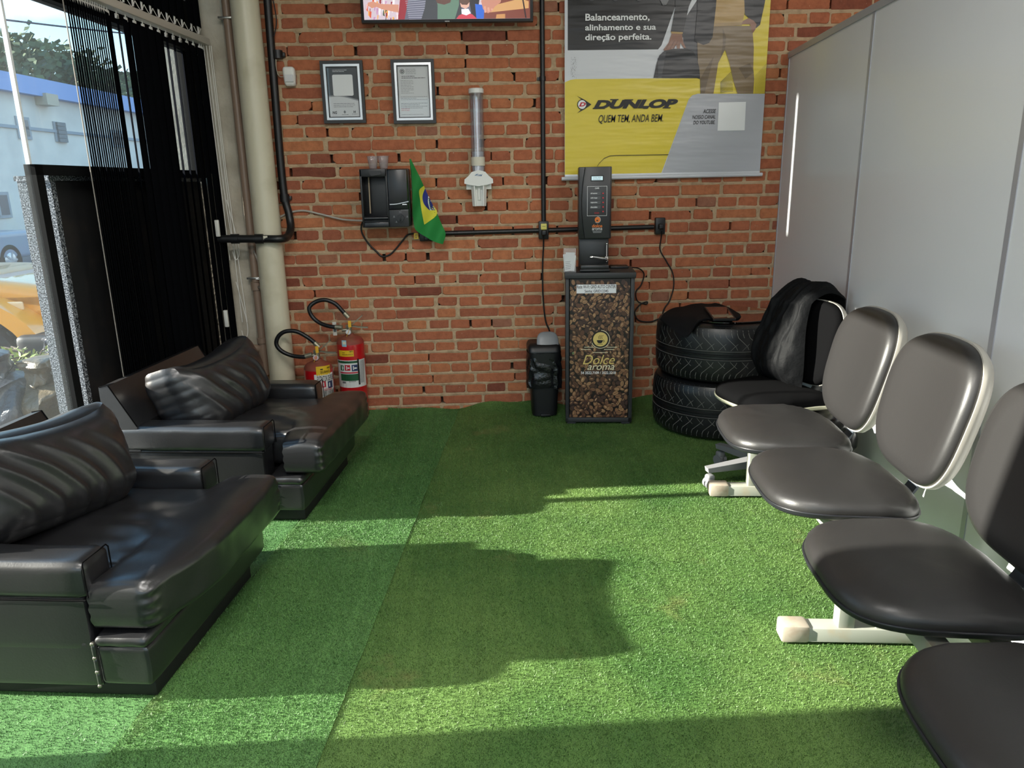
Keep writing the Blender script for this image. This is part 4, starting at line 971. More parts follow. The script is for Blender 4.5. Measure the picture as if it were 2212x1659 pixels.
# ------------------------------------------------------------------ things on the brick wall
SILV = mat('silver_frame', '#c6c8ca', .25, .6); PBLK = mat('picture_frame_black', '#1c1d1f', .45)
def framed(label, corners, inner):
    P = [W.y(px, py, -.035) for px, py in corners]
    x0 = (P[0][0]+P[3][0])/2; x1 = (P[1][0]+P[2][0])/2; z1 = (P[0][2]+P[1][2])/2; z0 = (P[2][2]+P[3][2])/2
    t = thing('framed_notice', label, 'framed notice', (x0, 0, z0), 0, None)
    w_, h = x1-x0, z1-z0
    def border(b, a, c, y0, y1, m_):
        b.box((a, y0, a), (w_-a, y1, c), m_).box((a, y0, h-c), (w_-a, y1, h-a), m_).box((a, y0, c), (c, y1, h-c), m_).box((w_-c, y0, c), (w_-a, y1, h-c), m_)
    b = M(); border(b, 0, .018, -.036, -.010, PBLK); border(b, .016, .031, -.034, -.012, SILV); border(b, .030, .036, -.030, -.012, PBLK)
    fr_ = b.build('frame', None, t, smooth=0)
    m_ = M(); m_.box((.03, -.020, .03), (w_-.03, -.012, h-.03), mat('print_paper', '#d6d9dc', .5)); inner(m_, .036, .036, w_-.036, h-.036)
    m_.build('print', None, t, smooth=0)
    M().box((.032, -.028, .032), (w_-.032, -.026, h-.032)).build('glass', glassy('picture_glass', (.98, .98, .98, 1), 0, '#ffffff', .05) if 'picture_glass' not in MATS else MATS['picture_glass'], t, smooth=0)
def lines(b, x0, x1, z, n, dz, y=-.0205, h=.0022, seed=1, m_=None):
    r_ = random.Random(seed)
    for k in range(n):
        x = x0
        e = x1 if r_.random() > .3 else x0+(x1-x0)*r_.uniform(.5, .95)
        while x < e:
            l = min(r_.uniform(.006, .02), e-x); b.flat([(x, z-k*dz), (x+l, z-k*dz), (x+l, z-k*dz+h), (x, z-k*dz+h)], y, m_ or mat('print_text_grey', '#6f7276', .5)); x += l+.0022
def poster(b, x0, z0, x1, z1):
    y = -.0204; w_, h = x1-x0, z1-z0; n = 24
    top = [(x0, z1), (x1, z1), (x1, z0+h*.36)]; cv = [(x1-w_*i/n, z0+h*(.36+.03*math.sin(i/n*4.2-1.0)+.06*i/n)) for i in range(n+1)]
    b.flat(top+cv, y, mat('print_charcoal', '#2f3236', .5)); b.flat([(a, c_+.004) for a, c_ in cv]+[(a, c_-.003) for a, c_ in cv[::-1]], y-.0003, mat('print_midgrey', '#8a8d90', .5))
    a, c_ = x0+w_*.16, x1-w_*.16; b.flat([(a+.006, z0+h*.43), (c_-.006, z0+h*.43), (c_, z0+h*.45), (c_, z0+h*.84), (c_-.006, z0+h*.86), (a+.006, z0+h*.86), (a, z0+h*.84), (a, z0+h*.45)], y-.0006, INKW)
    lines(b, x0+w_*.18, x1-w_*.18, z1-.014, 2, .008, y-.0006, seed=3, m_=INKW)
    lines(b, x0+w_*.14, x1-w_*.14, z0+h*.27, 3, .009, y-.0006, seed=5)
    b.text('NG', (x0+w_*.08, z0+h*.06, x0+w_*.24, z0+h*.12), y-.0006, INK, .03, .2)
    q = (x0+w_*.50, z0+h*.10); b.flat([(q[0]-.007, q[1]), (q[0], q[1]-.010), (q[0]+.007, q[1]), (q[0], q[1]+.010)], y-.0006, mat('print_text_grey', '#6f7276', .5))
    b.text('H', (x0+w_*.80, z0+h*.075, x0+w_*.87, z0+h*.125), y-.0006, INK, .04); lines(b, x0+w_*.74, x0+w_*.94, z0+h*.05, 1, .006, y-.0006, seed=8); lines(b, x0+w_*.40, x0+w_*.62, z0+h*.04, 1, .006, y-.0006, seed=9)
def certificate(b, x0, z0, x1, z1):
    y = -.0204; w_, h = x1-x0, z1-z0
    c = (x0+w_*.15, z1-h*.10); arc(b, c[0], c[1], .011, .0135, 0, 6.28, y, INK); arc(b, c[0], c[1], .004, .008, 0, 6.28, y, INK)
    lines(b, x0+w_*.26, x0+w_*.60, z1-h*.06, 5, .0062, y, .0018, 2); lines(b, x0+w_*.12, x1-w_*.10, z1-h*.20, 2, .009, y, .003, 4, INK)
    lines(b, x0+w_*.08, x0+w_*.50, z1-h*.28, 9, .0085, y, .0018, 6); lines(b, x0+w_*.06, x1-w_*.06, z0+h*.40, 3, .008, y, .002, 7); lines(b, x0+w_*.06, x1-w_*.06, z0+h*.27, 4, .0085, y, .0024, 12); lines(b, x0+w_*.06, x0+w_*.40, z0+h*.16, 2, .008, y, .0018, 14, INKR)
    lines(b, x0+w_*.06, x0+w_*.8, z0+h*.05, 1, .008, y, .0018, 15)
framed('black framed poster with a charcoal curve and blank white panel, left of the framed certificate', ((690, 131), (782, 130), (791, 265), (700, 267)), poster)
framed('black framed white certificate with small print, below the television', ((842, 128), (935, 127), (944, 265), (852, 268)), certificate)
# television
TVY = -.115; ta, tb_ = W.y(781, 50, TVY), W.y(1152, 46, TVY); tw = tb_[0]-ta[0]
t = thing('television', 'wall-mounted black television showing people in a shop, above the framed notices', 'television', (ta[0], TVY, ta[2]))
M().box((0, 0, 0), (tw, .035, .58), bev=.003).box((.2, .035, .12), (tw-.2, .08, .48), bev=.01).box((.35, .08, .2), (tw-.35, .112, .4)).build('body', mat('tv_black', '#0f1012', .35), t)
def tv(px, py): a = W.y(px, py, TVY); return (a[0]-ta[0], a[2]-ta[2])
x0s, z0s = tv(787, 43); x1s = tv(1145, 40)[0]
def em(c, s=.75): return mat('screen_'+c[1:], c, .3, spec=.3, emit=(c, s))
s = M(); s.box((x0s, -.001, z0s), (x1s, .0, .57), em('#c9b8c4'))
def shp(pts, c, y=-.0016): s.flat([tuple(max(lim, min(lim2, v)) for v, lim, lim2 in ((tv(760+x/3.456, y_/3.456)[0], x0s, x1s), (tv(760+x/3.456, y_/3.456)[1], z0s, .57))) for x, y_ in pts], y, em(c))
rr = random.Random(5)
for k in range(46):
    x = rr.uniform(100, 345); z = rr.uniform(-60, 140); shp([(x, z), (x+rr.uniform(4, 16), z), (x+rr.uniform(4, 16), z+rr.uniform(20, 60)), (x, z+40)], rr.choice(['#d0563a', '#8c2a36', '#e8e2e6', '#4f5a44', '#b98ab0', '#e7a04a']), -.0013-.00001*k)
shp([(60, -60), (400, -60), (400, -20), (60, -20)], '#b8a8b0', -.002)
shp([(120, 20), (160, 12), (215, 30), (350, 35), (350, 95), (225, 70), (185, 52), (150, 62), (118, 40)], '#c98c76', -.0022)
shp([(365, -60), (440, -60), (400, 152), (345, 152)], '#8e1d2e', -.0024)
shp([(430, -60), (960, -60), (930, 152), (395, 152), (410, 60)], '#5d5f72', -.0026)
for k in range(10): shp([(400+k*3, 8+k*15), (560, -8+k*17), (560, -3+k*17), (400+k*3, 13+k*15)], '#9a9bab', -.0028)
shp([(560, -60), (800, -60), (830, 152), (520, 152), (545, 60)], '#33373f', -.003)
shp([(625, -60), (800, -60), (800, 40), (770, 152), (640, 152), (640, 40)], '#5b7a6a', -.0032)
shp([(590, -60), (760, -60), (735, 20), (690, 36), (640, 25)], '#5a3a34', -.0034)
shp([(865, -60), (960, -60), (935, 152), (900, 152)], '#26262c', -.0032)
shp([(920, 30), (990, 40), (985, 152), (930, 152)], '#2a62c8', -.0036)
shp([(780, 150), (800, 115), (850, 95), (900, 108), (935, 152)], '#c43a4e', -.0038); shp([(818, 70), (870, 66), (888, 100), (855, 116), (820, 105)], '#e8e4ee', -.004); shp([(805, 5), (840, -25), (880, 5), (875, 50), (848, 68), (815, 52)], '#d7a898', -.0042); shp([(803, 15), (808, -30), (878, -30), (880, 15), (860, 38), (822, 36)], '#5a4038', -.0044)
shp([(985, -60), (1340, -60), (1340, 155), (985, 155)], '#7a4238', -.0030); shp([(1020, 95), (1060, 40), (1260, -10), (1320, 10), (1320, 62)], '#c99a68', -.0036); shp([(1075, 152), (1080, 108), (1145, 104), (1145, 152)], '#c08a58', -.0036); shp([(965, 10), (1000, -60), (1130, -60), (1110, 20), (1070, 48), (1040, 90), (1015, 100), (980, 70)], '#c08472', -.004)
for k in range(3): shp([(985+k*26, 50+k*8), (1000+k*26, 48+k*8), (1004+k*26, 96-k*8), (990+k*26, 96-k*8)], '#d39a86', -.0044)
shp([(1262, -60), (1272, -60), (1305, 135), (1294, 135)], '#3a2a2c', -.0044)
s.build('screen', None, t, smooth=0)
q = tv(966, 46); M().text('SAMSUNG', (q[0]-.013, q[1]-.003, q[0]+.013, q[1]+.003), -.0012, INKW, .02).build('maker_mark', INKW, t, smooth=0)
# banner
BY_ = -.032
def bm(name, c): 
    m_ = mat('banner_'+name, c, .30, spec=.45)
    if 'bumped' not in m_:
        t_ = m_.node_tree; co = N(t_, 'ShaderNodeTexCoord'); mp_ = N(t_, 'ShaderNodeMapping'); mp_.inputs['Scale'].default_value = (1.6, 1, 9); n = N(t_, 'ShaderNodeTexNoise', Scale=1.6, Detail=2.0)
        t_.links.new(co.outputs['Object'], mp_.inputs[0]); t_.links.new(mp_.outputs[0], n.inputs['Vector']); q_ = N(t_, 'ShaderNodeBump', Strength=.35, Distance=.02); t_.links.new(n.outputs['Fac'], q_.inputs['Height']); t_.links.new(q_.outputs[0], t_.nodes['Principled BSDF'].inputs['Normal']); m_['bumped'] = 1
    return m_
bt_ = thing('advertising_banner', 'glossy yellow and white tyre advertising banner hung on the brick wall', 'banner', (W.y(1222, 384, BY_)[0], 0, W.y(1222, 384, BY_)[2]))
b0 = bt_.location
def bp(x, y): a = W.y(1180+x/4.096, y/4.0976, BY_); return (a[0]-b0[0], a[2]-b0[2])
bl, br_ = bp(165, 1560), bp(1888, 1520); blt, brt = bp(203, 0), bp(1995, 0); ZT = .98+.45
def side(z, l): 
    if l: return bl[0]+(blt[0]-bl[0])*z/blt[1]
    return br_[0]+(brt[0]-br_[0])*z/brt[1]
sheet = M().box((bl[0]-.001, BY_+.001, .0), (br_[0], BY_+.004, ZT), bm('white', '#d0d3d9')).build('sheet', None, bt_, smooth=0)
g = M(); LAY = [0]
def bf(pts, m_, px=True):
    LAY[0] += 1; P = [bp(*p) for p in pts] if px else pts
    P = [(max(bl[0], min(br_[0], a)), max(.001, min(ZT, b_))) for a, b_ in P]
    g.flat(P, BY_+.001-.00008*LAY[0], m_)
YL = bm('yellow', '#dcc741'); GR = bm('grey', '#b2b4bb'); BK = bm('black', '#151619'); DG = bm('charcoal', '#3a3b40')
bf([(1480, -900), (2100, -900), (2100, 830), (1480, 830)], YL)
bf([(1050, 435), (1335, 0), (1480, -300), (1480, 830), (1250, 830), (1210, 330)], DG)
bf([(190, -900), (1400, -900), (1140, 60), (1020, 400), (990, 437), (190, 445)], BK)
bf([(100, 730), (215, 706), (260, 700), (1330, 690), (1372, 705), (1384, 745), (1380, 790), (1360, 832), (1300, 840), (1260, 880), (1015, 1540), (100, 1560)], YL)
for k in range(26):
    z = 560+k*11; x0_ = 1860; bf([(1960-k*1.0, z), (1958-k, z+3), (1845-k*.3, z+118), (1845-k*.3, z+115)], bm('hatch', '#8f8437'))
for k in range(14): bf([(1650, 620+k*14), (1652, 624+k*14), (1540, 732+k*7), (1538, 728+k*7)], bm('hatch', '#8f8437'))
bf([(1340, 830), (2100, 828), (2100, 1560), (1015, 1560), (1260, 880), (1290, 845)], GR)
# printed figure with a tyre
KH = bm('khaki', '#7d6a4e'); KD = bm('khaki_fold', '#66563f'); SW = bm('sweater', '#b3935c'); SK = bm('skin', '#8a5f4a'); SK2 = bm('skin_line', '#6d4636'); CO = bm('coat', '#14161b')
bf([(1335, 380), (1400, 230), (1820, 230), (1835, 420), (1830, 600), (1838, 700), (1830, 828), (1690, 828), (1655, 720), (1620, 560), (1580, 440), (1520, 560), (1500, 690), (1478, 830), (1362, 830), (1384, 745), (1350, 690), (1340, 560)], KH)
bf([(1560, 250), (1590, 330), (1580, 440), (1540, 520), (1560, 400)], KD); bf([(1360, 700), (1440, 560), (1480, 500), (1430, 700), (1400, 828), (1362, 830)], KD); bf([(1700, 600), (1800, 560), (1835, 640), (1760, 700)], KD)
bf([(1500, -300), (1740, -300), (1760, 80), (1730, 225), (1480, 235), (1480, 100)], SW); bf([(1480, 205), (1730, 198), (1730, 225), (1480, 235)], bm('hem', '#a08352'))
bf([(1100, 285), (1140, 60), (1140, -300), (1530, -300), (1500, 60), (1470, 330), (1440, 380), (1390, 398), (1310, 365), (1335, 100), (1335, 0), (1290, -10), (1260, 60), (1210, 290)], CO)
bf([(1740, -300), (1990, -300), (1925, 60), (1890, 220), (1855, 250), (1800, 170), (1755, 130)], CO)
bf([(1725, 215), (1740, 185), (1790, 160), (1835, 185), (1858, 215), (1850, 260), (1825, 295), (1800, 215)], SK)
bf([(1102, 280), (1208, 285), (1205, 302), (1105, 298)], SW); bf([(1108, 298), (1200, 302), (1210, 370), (1235, 425), (1215, 425), (1185, 380), (1180, 440), (1160, 450), (1150, 400), (1095, 450), (1070, 450), (1040, 448), (1035, 440), (1080, 380)], SK)
for a in (1075, 1110, 1140): bf([(a+20, 360), (a+26, 362), (a-20+8, 435), (a-20, 433)], SK2)
bf([(948, 690), (975, 560), (1000, 490), (1045, 450), (1130, 432), (1240, 430), (1300, 455), (1330, 510), (1352, 600), (1360, 692)], BK)
for p_, c in (([(985, 520), (1030, 460), (1060, 455), (1040, 560), (1020, 690), (990, 690)], DG), ([(960, 660), (1355, 655), (1357, 668), (958, 676)], DG), ([(1000, 515), (1330, 505), (1332, 520), (995, 532)], DG)): bf(p_, c)
for cx2 in (400, 610, 820): arcP = [bp(cx2+25*math.cos(a), -12+25*math.sin(a)) for a in [i*.5 for i in range(13)]]; bf(arcP[:-1], DG, False)
bf([(1005, 0), (1030, 50), (1060, 45), (1090, -10), (1060, -60)], bm('rim_grey', '#6c6d70'))
# flying-D emblem and lettering
def btext(s_, x0_, y0_, x1_, y1_, m_, bold=.0, sh=.0):
    LAY[0] += 1; a, c = bp(x0_, y1_), bp(x1_, y0_); g.text(s_, (a[0], a[1], c[0], c[1]), BY_+.001-.00008*LAY[0], m_, bold, sh)
btext('Balanceamento,', 345, 118, 914, 196, INKW, .022); btext('alinhamento e sua', 343, 212, 970, 272, INKW, .022); btext('direção perfeita.', 343, 296, 930, 376, INKW, .022)
bf([(272, 850), (340, 885), (398, 925), (340, 965), (272, 1003), (330, 950), (350, 925), (330, 895)], INK)
bf([(bp(316+43*math.cos(a), 926+46*math.sin(a))) for a in [i*.2618 for i in range(24)]], INK, False); bf([(bp(316+36*math.cos(a), 926+39*math.sin(a))) for a in [i*.2618 for i in range(24)]], INKW, False)
btext('D', 288, 906, 350, 944, INKR, .05, .3)
btext('DUNLOP', 415, 876, 1165, 966, INK, .06, .3)
for x0_, x1_, z in ((413, 520, 959), (566, 640, 882), (690, 770, 884), (858, 900, 958), (1030, 1100, 954)): bf([(x0_, z-4), (x1_, z-4), (x1_-4, z+5), (x0_-4, z+5)], INK)
btext('QUEM TEM, ANDA BEM.', 462, 1010, 1034, 1098, INK, .002, .2)
btext('ACESSE', 1385, 966, 1500, 1004, INK, .01, .2); btext('NOSSO CANAL', 1290, 1018, 1496, 1054, INK, .01, .2); btext('DO YOUTUBE.', 1298, 1066, 1492, 1102, INK, .01, .2)
bf([(1524, 908), (1764, 902), (1752, 1154), (1512, 1158)], INKW)
lp = [(450, 1470), (470, 1440), (510, 1400), (560, 1378), (620, 1374), (1080, 1366)]
bf(lp+[(x, y+5) for x, y in lp[::-1]], INK)
for k in range(70):
    x, y = rr.uniform(215, 262), rr.uniform(500, 690); bf([(x, y), (x+4, y+1), (x+2, y+5)], BK)
g.build('print', None, sheet, smooth=0)
ra_, rb_ = W.y(1213, 386, BY_), W.y(1646, 377, BY_); zc = (ra_[2]+rb_[2])/2-b0[2]
M().cyl((ra_[0]-b0[0], BY_, zc-.002), (rb_[0]-b0[0], BY_, zc+.002), .0115, n=18).box((bl[0], BY_-.004, zc+.004), (br_[0], BY_+.006, zc+.022), bev=.002).build('bottom_rod', mat('white_rod', '#cfd2d8', .3, .1), bt_)
M().cyl((bl[0]-.02, BY_, ZT), (br_[0]+.02, BY_, ZT), .0115, n=18).build('top_rod', MATS['white_rod'], bt_)
# cup dispenser
dc = W.y(1032, 300, -.06); DXc = (W.y(1027, 200, -.06)[0]+W.y(1035, 380, -.06)[0])/2
zc1 = W.y(1027, 193, -.06)[2]; zb = W.y(1034, 383, -.06)[2]; zl = W.y(1036, 445, -.06)[2]
t = thing('cup_dispenser', 'clear tube cup dispenser with a white bracket on the brick wall', 'cup dispenser', (DXc, -.06, zl))
h1, h2, h3 = zb-zl, zc1-zl, 0
TUBE = glassy('dispenser_tube', (.93, .93, .95, 1), .06, '#d9d9df', .22)
M().lathe((0, 0, 0), [(.040, h1), (.040, h2-.01), (.038, h2-.01), (.038, h1)], n=36, cap=False).build('tube', TUBE, t)
M().lathe((0, 0, 0), [(.044, h2-.022), (.044, h2), (.040, h2+.004)], n=36).build('cap', WHITE, t)
M().lathe((0, 0, 0), [(.0405, h1+.065), (.0405, h1+.115)], n=36, cap=False).build('label', mat('label_cream', '#d6d0c0', .6), t)
cu_ = M()
for k in range(8): cu_.lathe((0, 0, h1+.005+k*.012), [(.026, 0), (.036, .055), (.0375, .056)], n=24, cap=False)
cu_.build('cup_stack', mat('white_cup', '#c9c9cd', .4), t)
ol = [(-.085, -.02), (-.083, .004), (-.06, .022), (-.04, .045), (0, .056), (.04, .045), (.06, .022), (.083, .004), (.085, -.02), (.045, -.03), (0, -.036), (-.045, -.03)]
p_ = M().prism(ol, lambda a, b_, d: Vector((a, d, h1+b_-.015)), -.052, .0)
p_.box((-.075, -.015, h1-.07), (.075, .055, h1-.03), bev=.004)
p_.build('bracket', WHITE, t)
M().text('Total', (-.010, h1+.006, .022, h1+.018), -.0530, mat('print_blue', '#1f5f8f', .5), .03, .3).flat([(-.024, h1+.008), (-.012, h1+.018), (-.008, h1+.012)], -.0530, mat('print_blue', '#1f5f8f', .5)).build('maker_mark', MATS['print_blue'], t, smooth=0)
vs = []; fs = []
sec = [(-.047, .05), (-.047, -.02), (-.030, -.045), (-.024, -.045), (-.022, -.010), (.022, -.010), (.024, -.045), (.030, -.045), (.047, -.02), (.047, .05)]
for k in range(9):
    s_ = k/8; z = (h1-.04)*(1-s_); sc = 1-.14*s_
    vs += [(a*sc, b_, z) for a, b_ in sec]
m_ = len(sec)
for k in range(8): fs += [[k*m_+j, (k+1)*m_+j, (k+1)*m_+(j+1) % m_, k*m_+(j+1) % m_] for j in range(m_)]
fs += [list(range(m_))[::-1], [8*m_+j for j in range(m_)]]
M().add(vs, fs).cyl((0, -.012, .035), (0, -.012, h1-.06), .009).build('chute', WHITE, t, smooth=30)
# water purifier
PY_ = -.20; pl, pr_ = W.y(784, 492, PY_), W.y(886, 490, PY_); zt_ = W.y(835, 364, PY_)[2]
t = thing('water_purifier', 'black wall-mounted water purifier with a round dial, below the framed notices', 'water purifier', (pl[0], 0, pl[2]))
PW, PH_ = pr_[0]-pl[0], zt_-pl[2]
def pf(x, y): a = W.y(740+x/5.925, 300+y/5.925, PY_); return (a[0]-pl[0], a[2]-pl[2])
NB = mat('navy_black_gloss', '#17181d', .28); NB2 = mat('purifier_black', '#0f1013', .4); NB3 = mat('purifier_grey', '#26272a', .5)
xm = pf(575, 600)[0]
M().box((0, PY_+.09, .0), (PW, -.005, PH_), bev=.006).box((0, PY_, PH_-.045), (xm, PY_+.095, PH_), bev=.004).box((0, PY_, .0), (.012, PY_+.095, PH_), bev=.003).box((xm-.012, PY_, 0), (xm, PY_+.095, PH_), bev=.003).build('body', NB2, t)
M().box((xm, PY_-.004, PH_*.30), (PW-.004, PY_+.1, PH_-.004), bev=.008).build('door_panel', NB, t)
cp = M().box((xm, PY_-.006, .0), (PW-.004, PY_+.1, PH_*.30), bev=.005).build('control_panel', NB3, t)
c = pf(745, 1010); M().cyl((c[0], PY_-.006, c[1]), (c[0], PY_-.028, c[1]), .021, NB2, 32).box((c[0]-.004, PY_-.034, c[1]-.017), (c[0]+.004, PY_-.026, c[1]+.017), NB2, .002).build('dial', parent=cp)
k = M()
def px4(x0_, y0_, x1_, y1_): a, c_ = pf(x0_, y1_), pf(x1_, y0_); return (a[0], a[1], c_[0], c_[1])
k.text('SAVANCE', px4(748, 902, 845, 917), PY_-.0066, GL_, .01); k.text('FRIA', px4(725, 930, 758, 941), PY_-.0066, GL_)
for x, z in ((660, 1003), (828, 1003), (690, 1068)): k.flat(rect(px4(x-10, z-3, x+12, z+3)), PY_-.0066, GL_); k.flat(rect(px4(x-4, z-18, x+6, z-8)), PY_-.0066, GL_)
cv = [pf(605+i*10, 838-38*(i/24)**1.6*math.sin(i/24*1.9)) for i in range(25)]
k.flat([(a, b_+.0022) for a, b_ in cv]+[(a, b_-.0022) for a, b_ in cv[::-1]], PY_-.0066, SILV); k.flat([(pf(795, 838)[0]+.014*math.cos(a_), pf(795, 838)[1]+.0032*math.sin(a_)) for a_ in [i*.4 for i in range(16)]], PY_-.0064, SILV); k.text('IBBL', px4(765, 830, 825, 846), PY_-.0068, INKW, .03, .2)
k.build('printing', None, cp, smooth=0)
M().box((.012, PY_-.012, .0), (xm-.004, PY_+.095, .030), bev=.004).cyl((.014, PY_-.006, .052), (xm-.006, PY_-.006, .052), .012).box((.012, PY_, .028), (xm-.006, PY_+.095, .055), bev=.003).build('drip_tray', NB, t)
a, c_ = pf(330, 410), pf(495, 465); M().prism([(a[0], a[1]), (c_[0], a[1]), (c_[0], c_[1]+.004), (a[0]+.08*.2, c_[1]-.004), (a[0]+.008, c_[1]+.004)], lambda p, q_, d: Vector((p, d, q_)), PY_-.010, PY_+.03).cyl(((a[0]+c_[0])/2, PY_+.03, a[1]), ((a[0]+c_[0])/2, PY_+.03, c_[1]-.012), .008).build('spout', NB3, t)
a, c_ = pf(308, 445), pf(345, 960); M().cyl((a[0], PY_+.07, a[1]), (c_[0]-.004, PY_+.07, c_[1]), .004).build('level_tube', mat('level_tube', '#a5947c', .3), t)
CUP = glassy('cup_plastic', (.90, .88, .88, 1), .22, '#d6cfd0', .10)
for k_, (px, lab) in enumerate(((806, 'left clear plastic cup standing on top of the water purifier'), (829, 'right clear plastic cup standing on top of the water purifier'))):
    a = W.y(px, 362, PY_+.07); r_ = .024; o = M().lathe((0, 0, 0), [(.021, 0), (.022, .001), (.032, .066), (.0345, .068), (.0345, .071), (.031, .069), (.021, .003), (.0, .003)], n=28, cap=False).build('plastic_cup', CUP, smooth=40)
    o.location = (a[0], PY_+.07, zt_+.0005); tag(o, lab, 'cup', 'plastic cups on the purifier')
# flag
FG = mat('flag_green', '#1f8038', .8); FY = mat('flag_yellow', '#d8cf3f', .8); FB = mat('flag_blue', '#232e7a', .8); FW = mat('flag_white', '#dfe3e4', .8)
fl0 = W.y(888, 350, -.11)
t = thing('flag', 'small Brazilian flag hanging folded beside the water purifier', 'flag', (fl0[0], -.11, fl0[2]))
def ff(x, y, d): a = W.y(740+x/5.925, 300+y/5.925, -.11); return Vector((a[0]-fl0[0], .022*math.sin(x*.018+y*.006)+d, a[2]-fl0[2]))
def grid_poly(b, L_, R_, m_, d, n=18, k=6):
    """surface between two edge chains"""
    l, r_ = catmull([(p[0], p[1], 0) for p in L_], 6), catmull([(p[0], p[1], 0) for p in R_], 6)
    def at(c, s_): f = s_*(len(c)-1); i = min(int(f), len(c)-2); return c[i].lerp(c[i+1], f-i)
    vs = []; fs = []
    for i in range(n+1):
        p, q_ = at(l, i/n), at(r_, i/n)
        for j in range(k+1): w_ = p.lerp(q_, j/k); vs.append(ff(w_[0], w_[1], d))
        if i: a, c_ = (i-1)*(k+1), i*(k+1); fs += [[a+j, c_+j, c_+j+1, a+j+1] for j in range(k)]
    b.add(vs, fs, m_)
b = M()
for d in (0, .003): grid_poly(b, [(858, 262), (885, 430), (892, 640), (897, 900), (915, 1090), (960, 1185), (1120, 1290), (1283, 1348)], [(880, 262), (935, 385), (1035, 590), (1120, 780), (1210, 960), (1270, 1090), (1320, 1215), (1284, 1348)], FG, d, 30, 8)
grid_poly(b, [(1043, 600), (980, 660), (995, 780), (1015, 920), (1045, 1098)], [(1045, 602), (1090, 715), (1145, 830), (1210, 965), (1046, 1098)], FY, -.0025)
grid_poly(b, [(1058, 635), (1026, 735), (1045, 830), (1110, 912)], [(1060, 636), (1100, 728), (1150, 836), (1188, 914)], FB, -.004)
grid_poly(b, [(1100, 726), (1094, 800), (1104, 860), (1118, 914)], [(1112, 748), (1110, 810), (1122, 870), (1140, 914)], FW, -.0055, 10, 2)
for k in range(7): grid_poly(b, [(1099+k*3, 758+k*22), (1101+k*3, 770+k*22)], [(1110+k*3, 754+k*22), (1112+k*3, 767+k*22)], mat('flag_letter_green', '#2c7a4a', .8), -.007, 2, 1)
for x, y in ((1096, 790), (1125, 796), (1158, 885), (1170, 900), (1162, 908), (1150, 900), (1176, 888)): grid_poly(b, [(x-3, y-3), (x-3, y+3)], [(x+3, y-3), (x+3, y+3)], FW, -.007, 1, 1)
b.build('cloth', None, t, smooth=60)
M().tube([ff(866, 258, .006), ff(880, 430, .010), ff(890, 700, .012), ff(900, 1000, .012)], .004).build('stick', mat('flag_stick', '#2f6a3a', .5), t)
# motion sensor
c = W.y(626, 166, -.03); t = thing('motion_sensor', 'white motion sensor on the brick wall beside the black conduit', 'motion sensor', (c[0], 0, c[2]))
s_ = M().rb((0, -.033, 0), (.034, .026, .052), .018, 14, lambda p, o: Vector((o[0]*(1-.12*(p[2] < 0)*abs(p[2])), o[1]-.006*p[2], o[2]))).box((-.012, -.012, -.02), (.012, .0, .02)).build('housing', WHITE, t)
M().rb((0, -.056, -.012), (.025, .006, .020), .004, 8).build('lens', mat('lens_white', '#cfd0d2', .45), t)
wall_tube('sensor_cable', 'thin pale cable looping from the conduit to the motion sensor', 'cable', [(596, 128, -.04), (597, 150, -.03), (602, 163, -.02), (608, 166, -.03), (616, 165, -.04)], .0028, mat('pale_cable', '#b5a894', .5))
wall_tube('loose_cable', 'thin black cable hanging beside the conduit near the ceiling', 'cable', [(585, -20, -.03), (594, 20, -.02), (597, 50, -.018), (592, 78, -.03)], .003, CORD)
